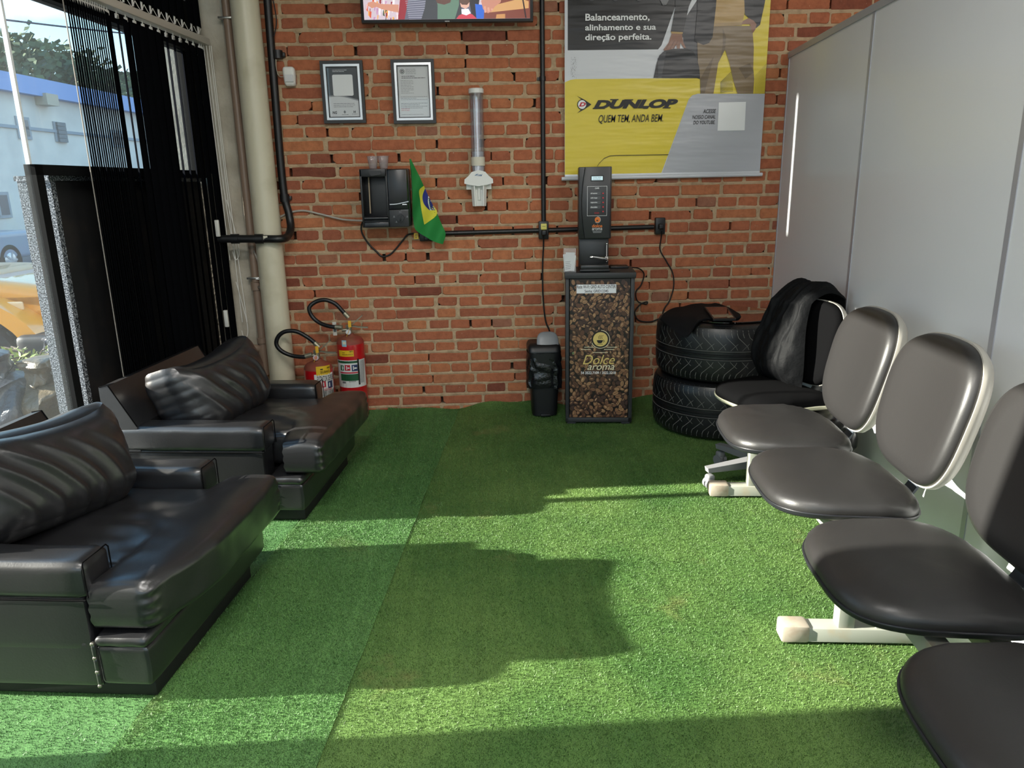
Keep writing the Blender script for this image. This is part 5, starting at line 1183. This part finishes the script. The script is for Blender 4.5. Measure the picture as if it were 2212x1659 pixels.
# ------------------------------------------------------------------ fire extinguishers
RED = mat('extinguisher_red', '#b3141c', .3, coat=.3, var=(5, '#8f1a1c', .55, .85)); DUST = mat('dusty_red', '#8d3028', .7, var=(9, '#7a4a36', .35, .65)); HOSE = mat('black_hose', '#111214', .4); VAL = mat('valve_metal', '#9a9682', .4, .7)
def extinguisher(label, cx0, cx1, pys, y, top_px, hose, sleeve, decor, gauge):
    a, b_ = W.y(cx0, pys, y), W.y(cx1, pys, y); xc = (a[0]+b_[0])/2; r_ = (b_[0]-a[0])/2
    zs = W.y((cx0+cx1)/2, pys, y)[2]; zt2 = W.y(*top_px, y)[2]
    t = thing('fire_extinguisher', label, 'fire extinguisher', (xc, y, 0)); zt2 = max(zt2, zs+.025)
    body = M().lathe((0, 0, 0), [(r_*.90, .001), (r_*.92, .02), (r_*.96, .03), (r_, .045), (r_, zs-.03), (r_*.99, zs-.015)], RED, 48, cap=True).build('cylinder', parent=t, smooth=40)
    M().lathe((0, 0, 0), [(r_*.992, zs-.017), (r_*.95, zs), (r_*.82, zs+.014), (r_*.55, zs+.026), (.026, zs+.034), (.024, zs+.045)], n=48).build('shoulder', DUST, t, smooth=60)
    zt3 = zs+.045
    v = M().cyl((0, 0, zt3-.004), (0, 0, zt3+.040), .017).cyl((-.045, -.004, zt3+.020), (0, 0, zt3+.022), .010).cyl((0, 0, zt3+.014), (0, -.034, zt3+.014), .012)
    v.build('valve', VAL, t)
    hd = M()
    for z0, z1, L_ in ((.044, .034, .115), (.056, .108, .085)):
        pth = catmull([(-.02, 0, zt3+z0-.01), (.02, -.004, zt3+z0), (.06, -.006, zt3+z0+(z1-z0)*.6), (L_, -.006, zt3+z1)], 5)
        vs = []; fs = []
        for i, p in enumerate(pth):
            for dy in (-.011, .011): vs += [p+Vector((0, dy, .004)), p+Vector((0, dy, -.004))]
            if i: a_, c_ = (i-1)*4, i*4; fs += [[a_+u_, a_+v_, c_+v_, c_+u_] for u_, v_ in ((0, 2), (2, 3), (3, 1), (1, 0))]
        hd.add(vs, fs)
    hd.build('handle', VAL, t, smooth=40)
    g_ = M().cyl((0, -.030, zt3+.014), (0, -.044, zt3+.014), .0155, mat('gauge_rim', gauge[0], .4)).cyl((0, -.0442, zt3+.014), (0, -.0455, zt3+.014), .0115, mat('gauge_face'+gauge[1], gauge[1], .3)).build('gauge', parent=t)
    q = M().box((.004, -.050, zt3+.045), (.022, -.047, zt3+.085), mat('yellow_seal', '#dba92a', .5)).tube([(.012, -.048, zt3+.046), (.004, -.050, zt3+.02), (-.012, -.048, zt3-.012)], .0015, MATS['yellow_seal'], 5, 4).build('seal_tag', parent=t)
    H = [W.y(px, py, yy)-t.location for px, py, yy in hose]
    hs = M().tube(H, .0125, smooth=10, n=14).build('hose', HOSE, t, smooth=70)
    d0 = (H[1]-H[0]).normalized(); d1 = (H[-2]-H[-1]).normalized()
    M().cyl(H[0]-d0*.012, H[0]+d0*.030, .0145).cyl(H[-1]-d1*.012, H[-1]+d1*.026, .0145).build('ferrule', VAL, hs)
    # labels wrapped round the cylinder: (angle, z) patches
    lb = M()
    def wrap(px, py, k): 
        o = Vector(EYE)-Vector((xc, y, 0)); d = Vector(ray(px, py)); rr2 = r_+.0008+k*.0005
        A = d[0]**2+d[1]**2; B_ = 2*(o[0]*d[0]+o[1]*d[1]); C_ = o[0]**2+o[1]**2-rr2**2; D_ = B_*B_-4*A*C_
        p = o+d*((-B_-math.sqrt(D_))/(2*A)) if D_ >= 0 else o+d*(-B_/(2*A)); return math.atan2(p[0], -p[1]), p[2]
    def patch(px0, py0, px1, py1, m_, k=0):
        a0, z1 = wrap(px0, py0, k); a1, z0 = wrap(px1, py1, k); n = 10; rr2 = r_+.0008+k*.0005; vs = []; fs = []
        for i in range(n+1):
            a_ = a0+(a1-a0)*i/n; vs += [(rr2*math.sin(a_), -rr2*math.cos(a_), z0), (rr2*math.sin(a_), -rr2*math.cos(a_), z1)]
            if i: fs.append([2*i-2, 2*i, 2*i+1, 2*i-1])
        lb.add(vs, fs, m_)
    def words(s_, px0, py0, px1, py1, m_, k=3, bold=.01):
        a0, z1 = wrap(px0, py0, k); a1, z0 = wrap(px1, py1, k); rr2 = r_+.0008+k*.0005
        lb.text(s_, (a0, z0, a1, z1), 0, m_, bold, fn=lambda a_, b2, d: Vector((rr2*math.sin(a_), -rr2*math.cos(a_), b2)))
    decor(patch, words); lb.build('label', None, body, smooth=0)
    if sleeve:
        c = W.y(*sleeve, y-.04)-t.location; M().box(c-Vector((.012, .002, .042)), c+Vector((.012, .002, .042)), mat('paper_tag', '#bdb9b0', .7), bev=.001).box(c-Vector((.006, .003, .02)), c+Vector((.008, .0018, .02)), mat('tag_print', '#6a6864', .7)).build('inspection_tag', parent=t)
YLB = mat('label_yellow', '#d7b022', .45); WLB = mat('label_white', '#d4d6d4', .45); GLB = mat('label_green', '#1f5a38', .45); BLB = mat('label_blue', '#24345c', .45); RLB = mat('label_red', '#b02736', .45)
def Z(x, y): return (560+x/5.925, 620+y/5.925)
def dec_big(p, w_):
    p(*Z(1053, 682), *Z(1118, 766), mat('label_pale_blue', '#8fb9c8', .5)); p(*Z(1066, 698), *Z(1108, 735), mat('label_cream2', '#d6cdb0', .5), 1)
    p(*Z(1020, 806), *Z(1212, 888), YLB); w_('INMETRO', *Z(1150, 818), *Z(1200, 832), INK); w_('SEGURANCA', *Z(1060, 858), *Z(1200, 868), INK); p(*Z(1062, 838), *Z(1095, 846), INK, 1)
    p(*Z(1000, 915), *Z(1370, 1250), WLB); p(*Z(1010, 935), *Z(1268, 968), GLB, 1); w_('EXTINTOR DE AGUA', *Z(1050, 945), *Z(1255, 960), mat('label_dark', '#123022', .5))
    for x0_, x1_, m_ in ((1040, 1086, GLB), (1092, 1168, RLB), (1180, 1262, BLB)): p(*Z(x0_, 998), *Z(x1_, 1072), m_, 1); p(*Z(x0_+18, 1012), *Z(x0_+34, 1062), WLB, 2); p(*Z(x0_+36, 1030), *Z(x1_-12, 1046), WLB, 2)
    p(*Z(1040, 1082), *Z(1275, 1098), RLB, 1); p(*Z(1045, 1108), *Z(1284, 1192), GLB, 1)
    for k in range(4): w_('modo de usar puxe a trava', *Z(1080, 1118+k*18), *Z(1262, 1127+k*18), mat('label_dark', '#123022', .5))
    w_('água pressurizada', *Z(1150, 1205), *Z(1240, 1216), INK); p(*Z(1066, 1206), *Z(1110, 1236), mat('print_text_grey', '#6f7276', .5), 1)
    for k in range(14): w_('ver instrucao norma', *Z(1284, 930+k*21), *Z(1346, 940+k*21), mat('print_text_grey', '#6f7276', .5), 3, 0)
    p(*Z(1273, 915), *Z(1276, 1250), INK, 1)
def dec_small(p, w_):
    p(*Z(722, 1022), *Z(910, 1108), YLB); w_('INMETRO', *Z(866, 1022), *Z(904, 1034), INK); w_('SEGURANCA', *Z(780, 1076), *Z(900, 1088), INK); p(*Z(780, 1050), *Z(815, 1060), INK, 1)
    p(*Z(700, 1125), *Z(968, 1480), WLB); w_('EXTINTOR DE PO BC', *Z(740, 1146), *Z(948, 1172), INK)
    for x0_, x1_, m_ in ((800, 858, RLB), (876, 940, BLB)): p(*Z(x0_, 1208), *Z(x1_, 1280), m_, 1); p(*Z(x0_+16, 1222), *Z(x0_+34, 1270), WLB, 2)
    w_('modo de usar', *Z(830, 1290), *Z(930, 1306), RLB)
    for k in range(6): w_('retire a trava aperte', *Z(822, 1316+k*19), *Z(960, 1328+k*19), INK, 3, 0)
extinguisher('tall red fire extinguisher with a green and white label, against the brick wall', 726.5, 786, 735, -.10, (757, 713), [(743, 693, -.12), (735, 707, -.17), (712, 705, -.16), (690, 697, -.14), (674, 683, -.13), (668, 665, -.13), (682, 652, -.12), (703, 648, -.12), (724, 656, -.12), (739, 671, -.12), (750, 683, -.12)][1:], (723, 710), dec_big, ('#c9ccd0', '#d5d8da'))
extinguisher('short red fire extinguisher beside the cream pipe, behind the armrest', 656, 718, 790, -.235, (690, 775), [(670, 767, -.25), (655, 771, -.25), (630, 768, -.24), (608, 758, -.24), (597, 743, -.24), (602, 726, -.24), (617, 716, -.24), (640, 716, -.24), (662, 727, -.24), (678, 739, -.24), (686, 747, -.24)], None, dec_small, ('#b3444a', '#c98a8a'))
# ------------------------------------------------------------------ vertical blinds
SLAT = mat('black_blind_fabric', '#0d0e11', 1.0, spec=0.0); RAILM = mat('blind_rail', '#cbc5bb', .4, .2); CORDM = mat('white_bead_cord', '#e4e2dc', .5)
def slat_mesh(x, y, ang, z0, z1, w_=.089):
    b = M(); c, s_ = math.cos(ang), math.sin(ang); vs = []; n = 4
    pr2 = []
    for k in range(n+1):
        v = -1+2*k/n; pr2.append((v*w_/2, .004*(1-v*v)))
    for z in (z0, z1):
        for sg in (0, .0012):
            for a, h in pr2: vs.append((x+c*(h+sg)-s_*a, y+s_*(h+sg)+c*a, z))
    m_ = n+1; fs = []
    for k in range(n): fs += [[k, k+1, 2*m_+k+1, 2*m_+k], [m_+k+1, m_+k, 3*m_+k, 3*m_+k+1], [k+1, k, m_+k, m_+k+1], [2*m_+k, 2*m_+k+1, 3*m_+k+1, 3*m_+k]]
    fs += [[0, 2*m_, 3*m_, m_], [n, m_+n, 3*m_+n, 2*m_+n]]
    return b.add(vs, fs)
BXO = .085
def blind(label, y0, y1, ztop, zbot, slats, cords):
    t = thing('vertical_blind', label, 'vertical blind', LEFT.loc, LEFT.rz, None)
    M().box((BXO-.022, y0, ztop), (BXO+.030, y1, ztop+.036), bev=.004).build('rail', RAILM, t)
    for y, a in slats:
        o = slat_mesh(BXO, y, a, zbot, ztop-.025).build('slat', SLAT, t, smooth=20)
        M().box((BXO-.004, y-.011, ztop-.032), (BXO+.004, y+.011, ztop-.012), bev=.002).cyl((BXO, y, ztop-.014), (BXO, y, ztop+.002), .003, n=8).build('hook', CORDM, o)
    return t
rg = random.Random(9)
low = [(-1.285+.0165*k, math.radians(31+rg.uniform(-2, 2))) for k in range(17)]
y = -1.00
for k, a in enumerate((18, 33, 10, 4, 2, 4, 6, 33, 31, 30, 10, 8, 5)):
    low.append((y, math.radians(a))); y += .072
low = [(yy, a) for yy, a in low if yy < -.10]+[(-.112, math.radians(8))]  # last closed slat added to block sun beside the jamb
tl_ = blind('black vertical blind of hanging slats, drawn towards the concrete column', -3.0, -.06, 2.185, .30, low, True)
c = M()
for k, (y_, dx) in enumerate(((-.085, .0), (-.075, .012), (-.065, .024), (-.055, .03))):
    c.tube([(BXO+dx, y_, 2.185), (BXO+dx+.004, y_+.005, 1.4), (BXO+dx+.02*(k % 2), y_+.02, 1.0 if k < 2 else .62)], .0022, smooth=6, n=6)
for z0_, dx in ((1.00, .02), (.52, .02)):
    c.tube([(BXO+dx, -.06, z0_+.35), (BXO+dx+.03, -.045, z0_+.12), (BXO+dx+.03, -.045, z0_+.03), (BXO+dx+.01, -.055, z0_), (BXO+dx, -.06, z0_+.05)], .0022, smooth=6, n=6)
c.build('pull_cord', CORDM, tl_)
for px, py, py2 in ((468, 475, 512), (487, 670, 708)):
    a = LEFT.x(px, py, BXO+.03); b_ = LEFT.x(px, py2, BXO+.03)
    M().box((BXO+.018, a[1]-.009, b_[2]), (BXO+.040, a[1]+.009, a[2]), bev=.004).build('cord_weight', mat('weight_white', '#d8d8d2', .4), tl_)
M().tube([(BXO, -1.305, 2.18), (BXO, -1.30, 1.2), (BXO, -1.30, .32)], .0025, n=6).build('edge_cord', mat('beige_cord', '#8f877c', .7), tl_)
up_ = [(-.125, math.radians(4)), (-.203, math.radians(4))]+[(-.3075-.078*k, math.radians(4)) for k in range(34)]
tu = blind('black vertical blind of closed slats on the upper window', -3.0, -.06, 3.26, 2.27, up_, False)
wc = M()
for k, (y_, a) in enumerate(up_):
    wc.box((BXO-.003, y_-.004, 2.235), (BXO+.003, y_+.004, 2.274))
    if k: wc.tube([(BXO+.012, y_, 2.258), (BXO+.014, y_+.039, 2.226), (BXO+.012, y_+.078, 2.258)], .0016, smooth=5, n=5)
wc.build('bead_chain', CORDM, tu)
# ------------------------------------------------------------------ street outside
GZ = -.2
structure(M().box((-60, -30, GZ-.2), (-1.80, 60, GZ), mat('asphalt', '#62646b', .9, var=(3, '#55575d', .4, .6))).build('floor', smooth=0))
sw = M().box((-.95, -30, 0), (-.30, 8, .06)).build('trim_2', mat('pavement', '#9a948a', .9, var=(12, '#807a70', .4, .6))); sw.location = (LEFT.loc[0]-.0, 0, GZ+.001); sw.rotation_euler = (0, 0, LEFT.rz); structure(sw)
ln = M().box((-6.1, -30, 0), (-6.0, 50, .004), mat('road_yellow', '#c9b25a', .8)).build('trim_3', smooth=0); ln.location = (LEFT.loc[0], 0, GZ); ln.rotation_euler = (0, 0, LEFT.rz); structure(ln)
# yellow off-road car: body from the side, wheels, bumper; its nose points towards the brick wall's end of the street
J = Frame((-2.98, .62, GZ), -math.radians(90))
YC = mat('car_yellow', '#e59a1c', .25, coat=.8); DK = mat('car_black', '#17181a', .5); GLS = mat('car_glass', '#1a2024', .05, spec=.9); TY_ = mat('car_tyre', '#151617', .8)
jt = thing('car', 'yellow off-road car parked outside by the pavement, front corner showing', 'car', J.loc, J.rz)
hd = M()
def nose(p, o):
    o = Vector(o)
    if p[2] > 0: o[2] -= .10*max(0, (o[1]+1.1)/1.0)**2
    o[0] += .05*max(0, (o[1]+.5))*(1 if o[0] < -.7 else -1)
    return o
hd.rb((-.80, -.86, .89), (.60, .78, .16), .07, 16, nose).rb((-.80, -3.0, .95), (.78, 1.45, .42), .08, 12).build('body', YC, jt)
M().rb((-.80, -2.75, 1.55), (.68, 1.10, .32), .10, 12, lambda p, o: Vector((o[0]*(1)+(.06*(o[2]-1.3))*(-1 if o[0] > -.8 else 1), o[1]-.35*(o[2]-1.25)*(p[1] > 0), o[2]))).build('cabin', YC, jt)
M().box((-1.40, -1.95, 1.36), (-.20, -1.60, 1.80)).box((-.115, -3.6, 1.38), (-.10, -2.0, 1.76)).build('windows', GLS, jt, smooth=0)
for sx_ in (-.16, -1.44):
    fl = M(); n = 14; vs = []; fs = []
    for k in range(n+1):
        a = math.radians(8+150*k/n); 
        for rr_, dz in ((.47, 0), (.56, .02), (.60, -.02)):
            vs += [(sx_-.20, -.62+rr_*math.cos(a), .40+rr_*math.sin(a)*.92+dz), (sx_+.17, -.62+rr_*math.cos(a), .40+rr_*math.sin(a)*.92+dz)]
    for k in range(n):
        a, c = k*6, (k+1)*6
        for u_, v_ in ((0, 1), (2, 0), (4, 2), (5, 4), (3, 5), (1, 3)): fs.append([a+u_, a+v_, c+v_, c+u_])
    M().add(vs, fs).build('fender', YC, jt, smooth=40)
def wheel(par, x, y, z, r_, w_, m2):
    X = Matrix.Translation((x, y, z)) @ Matrix.Rotation(math.pi/2, 4, 'Y')
    o = M().lathe((0, 0, 0), [(r_*.55, -w_/2+.02), (r_*.75, -w_/2), (r_*.93, -w_/2+.01), (r_, -w_/2+.05), (r_, w_/2-.05), (r_*.93, w_/2-.01), (r_*.75, w_/2), (r_*.55, w_/2-.02)], n=48, X=X).build('wheel', TY_, par, smooth=40)
    h = M().lathe((0, 0, 0), [(r_*.15, w_/2+.0), (r_*.45, w_/2-.01), (r_*.56, w_/2-.03), (r_*.56, -w_/2+.03)], n=24, X=X)
    for k in range(5):
        a = 2*math.pi*k/5; h.box((-.02, .02, w_/2-.03), (.02, r_*.5, w_/2+.004), X=X @ Matrix.Rotation(a, 4, 'Z'))
    h.build('rim', m2, o)
    b = M()
    for k in range(36):
        a = 2*math.pi*k/36; b.box((r_-.004, -.012, -w_/2+.03), (r_+.010, .018, w_/2-.03), X=X @ Matrix.Rotation(a, 4, 'Z'))
    b.build('tread', TY_, o, smooth=0)
for sx_ in (-.13, -1.47):
    for yy in (-.62, -3.30): wheel(jt, sx_, yy, .40, .40, .26, DK)
M().rb((-.80, .02, .55), (.82, .10, .12), .04, 10).rb((-.02, -.06, .55), (.10, .16, .11), .04, 8).build('bumper', DK, jt)
M().cyl((.02, .04, .57), (.09, .05, .57), .06, n=20).build('fog_lamp', mat('lamp_glass', '#b9bcc0', .15), jt)
M().rb((-.14, -.30, .84), (.012, .06, .03), .01, 6).build('side_marker', mat('marker_amber', '#e9c79a', .3), jt)
# grey pick-up across the street
p0 = W.z(35, 597, GZ); PK = Frame((p0[0], p0[1], GZ), -RA)
kt = thing('pickup_truck', 'silver blue pick-up truck parked across the street', 'car', PK.loc, PK.rz)
PB = mat('pickup_paint', '#8d97a8', .3, coat=.6)
M().rb((-.85, -1.3, .62), (.82, 2.55, .27), .07, 12).build('body', PB, kt)
M().rb((-.85, -1.95, 1.10), (.72, .95, .30), .12, 12).build('cabin', PB, kt)
M().box((-.135, -2.6, .98), (-.115, -1.25, 1.28)).box((-1.4, -1.06, .98), (-.3, -1.00, 1.28)).build('windows', GLS, kt, smooth=0)
for sx_ in (-.12, -1.58):
    for yy in (.0, -3.0): wheel(kt, sx_, yy, .33, .33, .2, SILV)
M().rb((-.85, 1.28, .48), (.80, .06, .08), .03, 8).build('bumper', DK, kt); M().box((-.10, 1.18, .62), (-.02, 1.27, .80), mat('tail_red', '#a3242c', .3)).build('tail_lamp', parent=kt, smooth=0)
# building across the street
b0_ = LEFT.I @ Vector((-12, 17, 0)); BLD = Frame(LEFT.X @ Vector((b0_[0], 0, 0)), -RA)
WALLB = mat('rendered_wall', '#e2dcd2', .9, var=(1.2, '#d3cdc5', .4, .65)); BLUE = mat('blue_fascia', '#86a3d6', .6); DULL = mat('old_glass', '#5f646a', .2); LOUV = mat('louver_grey', '#9aa0a6', .6)
bt2 = thing('building', 'pale grey building with a blue roof band across the street', 'building', BLD.loc, BLD.rz)
zb1 = BLD.x(0, 196)[2]; zb2 = BLD.x(0, 165)[2]
M().box((-8, 9, GZ-1), (0, 40, zb1)).build('wall', WALLB, bt2, smooth=0)
M().box((-8.2, 9, zb1), (.25, 40, zb2+.1)).build('roof_band', BLUE, bt2, smooth=0)
M().box((-.02, 9, zb1-.9), (.05, 40, zb1-.82)).build('ledge', mat('ledge_grey', '#98a0a8', .8), bt2, smooth=0)
for px0, py0, px1, py1, lou in ((30, 250, 68, 302, 0), (112, 262, 145, 308, 1), (-40, 415, 25, 470, 0), (-60, 250, -20, 302, 1), (235, 280, 275, 320, 0)):
    a, c = BLD.x(px0, py0), BLD.x(px1, py1); fm = M().box((-.01, a[1], c[2]), (.04, c[1], a[2]), LOUV).build('window', parent=bt2, smooth=0)
    if lou:
        n = 5; l_ = M()
        for k in range(n): z = c[2]+(a[2]-c[2])*(k+.5)/n; l_.box((.04, a[1]+.08, z-.06), (.10, c[1]-.08, z+.04), mat('louver_dark', '#6d7378', .6))
        l_.build('louver', parent=fm, smooth=0)
    else: M().box((.04, a[1]+.08, c[2]+.08), (.05, c[1]-.08, a[2]-.08), DULL).box((.05, (a[1]+c[1])/2-.03, c[2]+.05), (.06, (a[1]+c[1])/2+.03, a[2]-.05), LOUV).build('pane', parent=fm, smooth=0)
a = BLD.x(88, 216); M().box((0, a[1]-.25, a[2]-.15), (.35, a[1]+.25, a[2]+.15)).build('flood_lamp', mat('lamp_beige', '#b5ab98', .5), bt2)
# umbrella pine behind the roof
tp = BLD.X @ BLD.x(50, 185, -10); TZ = tp[2]-GZ+.0; tt = thing('tree', 'dark umbrella pine rising behind the blue roof band', 'tree', (tp[0], tp[1], GZ))
BARK = mat('bark', '#4a3f36', .9); LEAF = mat('pine_needles', '#3a4a34', .9, var=(.8, '#56633f', .4, .6))
h0 = 10.2
br = M().tube([(0, 0, 0), (.1, .15, TZ*.5), (.0, 0, TZ-1.6)], [.35, .30, .22], n=10, smooth=4)
rt = random.Random(2); tips = []
for k in range(22):
    a = 2*math.pi*k/22+rt.uniform(-.2, .2); L_ = rt.uniform(2.0, 5.2); z1 = TZ+rt.uniform(-.5, .9)-.05*L_
    tip = (L_*math.cos(a), L_*math.sin(a), z1); tips.append(tip); br.tube([(0, 0, TZ-2.4+rt.uniform(0, .8)), (L_*.4*math.cos(a), L_*.4*math.sin(a), TZ-1.3), tip], [.12, .07, .03], n=6, smooth=3)
br.build('trunk', BARK, tt)
lf = M()
for tip in tips+[(x*.5, y_*.5, z+.7) for x, y_, z in tips]:
    for k in range(80):
        c = Vector(tip)+Vector((rt.gauss(0, .75), rt.gauss(0, .75), rt.gauss(.15, .25)))
        d1 = Vector((rt.uniform(-1, 1), rt.uniform(-1, 1), rt.uniform(-.6, 1))).normalized()*rt.uniform(.2, .42); d2 = d1.orthogonal().normalized()*.11
        lf.add([c-d2, c+d1*.5+d2, c+d1, c+d1*.5-d2*1.5], [[0, 1, 2, 3]])
lf.build('foliage', LEAF, tt, smooth=0)
hp_ = BLD.X @ BLD.x(285, 205, -18)
ht = thing('tree', 'broad olive green tree standing behind the pale building, seen between the blind slats', 'tree', (hp_[0], hp_[1], GZ))
M().tube([(0, 0, 0), (.1, 0, 6)], [.4, .3], n=8).build('trunk', BARK, ht); lf = M()
for k in range(1500):
    v = Vector((rt.gauss(0, 1), rt.gauss(0, 1), rt.gauss(0, 1))).normalized()*rt.uniform(.75, 1.0); c = Vector((v[0]*5, v[1]*8, hp_[2]-GZ-1.2+v[2]*2.6)); d1 = Vector((rt.uniform(-1, 1), rt.uniform(-1, 1), rt.uniform(-1, 1))).normalized()*.55; d2 = d1.orthogonal().normalized()*.35
    lf.add([c-d2, c+d1, c+d2], [[0, 1, 2]])
lf.build('foliage', mat('broad_leaves', '#5d6644', .9, var=(.6, '#4a5438', .4, .6)), ht, smooth=0)
# rubbish bags on the pavement
def bag(px, py, z, r_, h, label, seed, m_, xr=-2.5):
    c = W.x(px, py, z); t = thing('rubbish_bag', label, 'rubbish bag', (c[0], c[1], GZ+.061), 0, 'rubbish bags on the pavement')
    M().rb((0, 0, h/2), (r_, r_, h/2), min(r_, h/2)*.9, 26, lambda p, o: o+Vector((wr(o, .09, 7, seed), wr(o, .09, 7, seed+3), wr(o, .04, 8, seed+6)*(o[2] > .05)))*(1 if o[2] > .04 else .4)).build('bag', m_, t, smooth=50)
    M().rb((0, 0, h+.05), (.05, .05, .08), .04, 12, lambda p, o: Vector((o[0]*(1+.9*max(0, p[2])), o[1]*(1+.9*max(0, p[2])), o[2]))+Vector((wr(o, .05, 22, seed), wr(o, .05, 22, 3), 0))).build('knot', m_, t, smooth=50)
BG1 = mat('bag_grey', '#33363d', .3, bump=(18, .8, .02)); BG2 = mat('bag_tan', '#5a503f', .35, bump=(18, .8, .02))
bag(-4, 800, -2.42, .165, .66, 'dark grey rubbish bag on the pavement under the cut branches', 1.0, BG1); bag(88, 815, -2.22, .135, .62, 'brownish rubbish bag in front of the other bags by the granite post', 4.0, BG2); bag(130, 800, -2.45, .13, .62, 'dark rubbish bag at the far end of the pile', 8.0, BG1)
bc = W.x(78, 783, -2.4); ct2 = thing('cut_branches', 'pale green cut branches lying on top of the rubbish bags', 'branches', bc)
lf = M(); st3 = M()
for k in range(40):
    a = rt.uniform(0, 6.28); L_ = rt.uniform(.10, .26); e = Vector((L_*math.cos(a), L_*math.sin(a), rt.uniform(-.02, .07))); st3.tube([(0, 0, 0), e*.6+Vector((0, 0, .02)), e], .004, n=5)
    for s_ in range(12):
        c = e*(s_/11); d1 = Vector((rt.uniform(-1, 1), rt.uniform(-1, 1), rt.uniform(-.2, .7)))*.045; d2 = d1.orthogonal().normalized()*.008; lf.add([c, c+d1*.5+d2, c+d1, c+d1*.5-d2], [[0, 1, 2, 3]])
st3.build('stems', BARK, ct2); lf.build('leaves', mat('fresh_leaves', '#93a25c', .7), ct2, smooth=0)
cbx = W.x(22, 895, -2.12); ob_ = M().box((-.11, -.16, 0), (.11, .16, .46), bev=.004).build('cardboard_box', mat('cardboard', '#b08a4e', .85)); ob_.location = (cbx[0], cbx[1], GZ+.062); ob_.rotation_euler = (0, 0, .3); tag(ob_, 'brown cardboard box beside the rubbish bags outside', 'box')

wa, wb = LEFT.x(0, 36, -9), LEFT.x(200, 60, -9); oc_ = LEFT.X @ wa; d_ = (LEFT.X @ wb)-oc_
ow = M().tube([-d_*2.5, d_*.5-Vector((0, 0, .05)), d_*4], .02, n=6, smooth=6).build('overhead_cable', mat('cable_dark', '#2c2c44', .6)); ow.location = oc_
tag(ow, 'dark overhead cable crossing the sky above the street', 'cable')
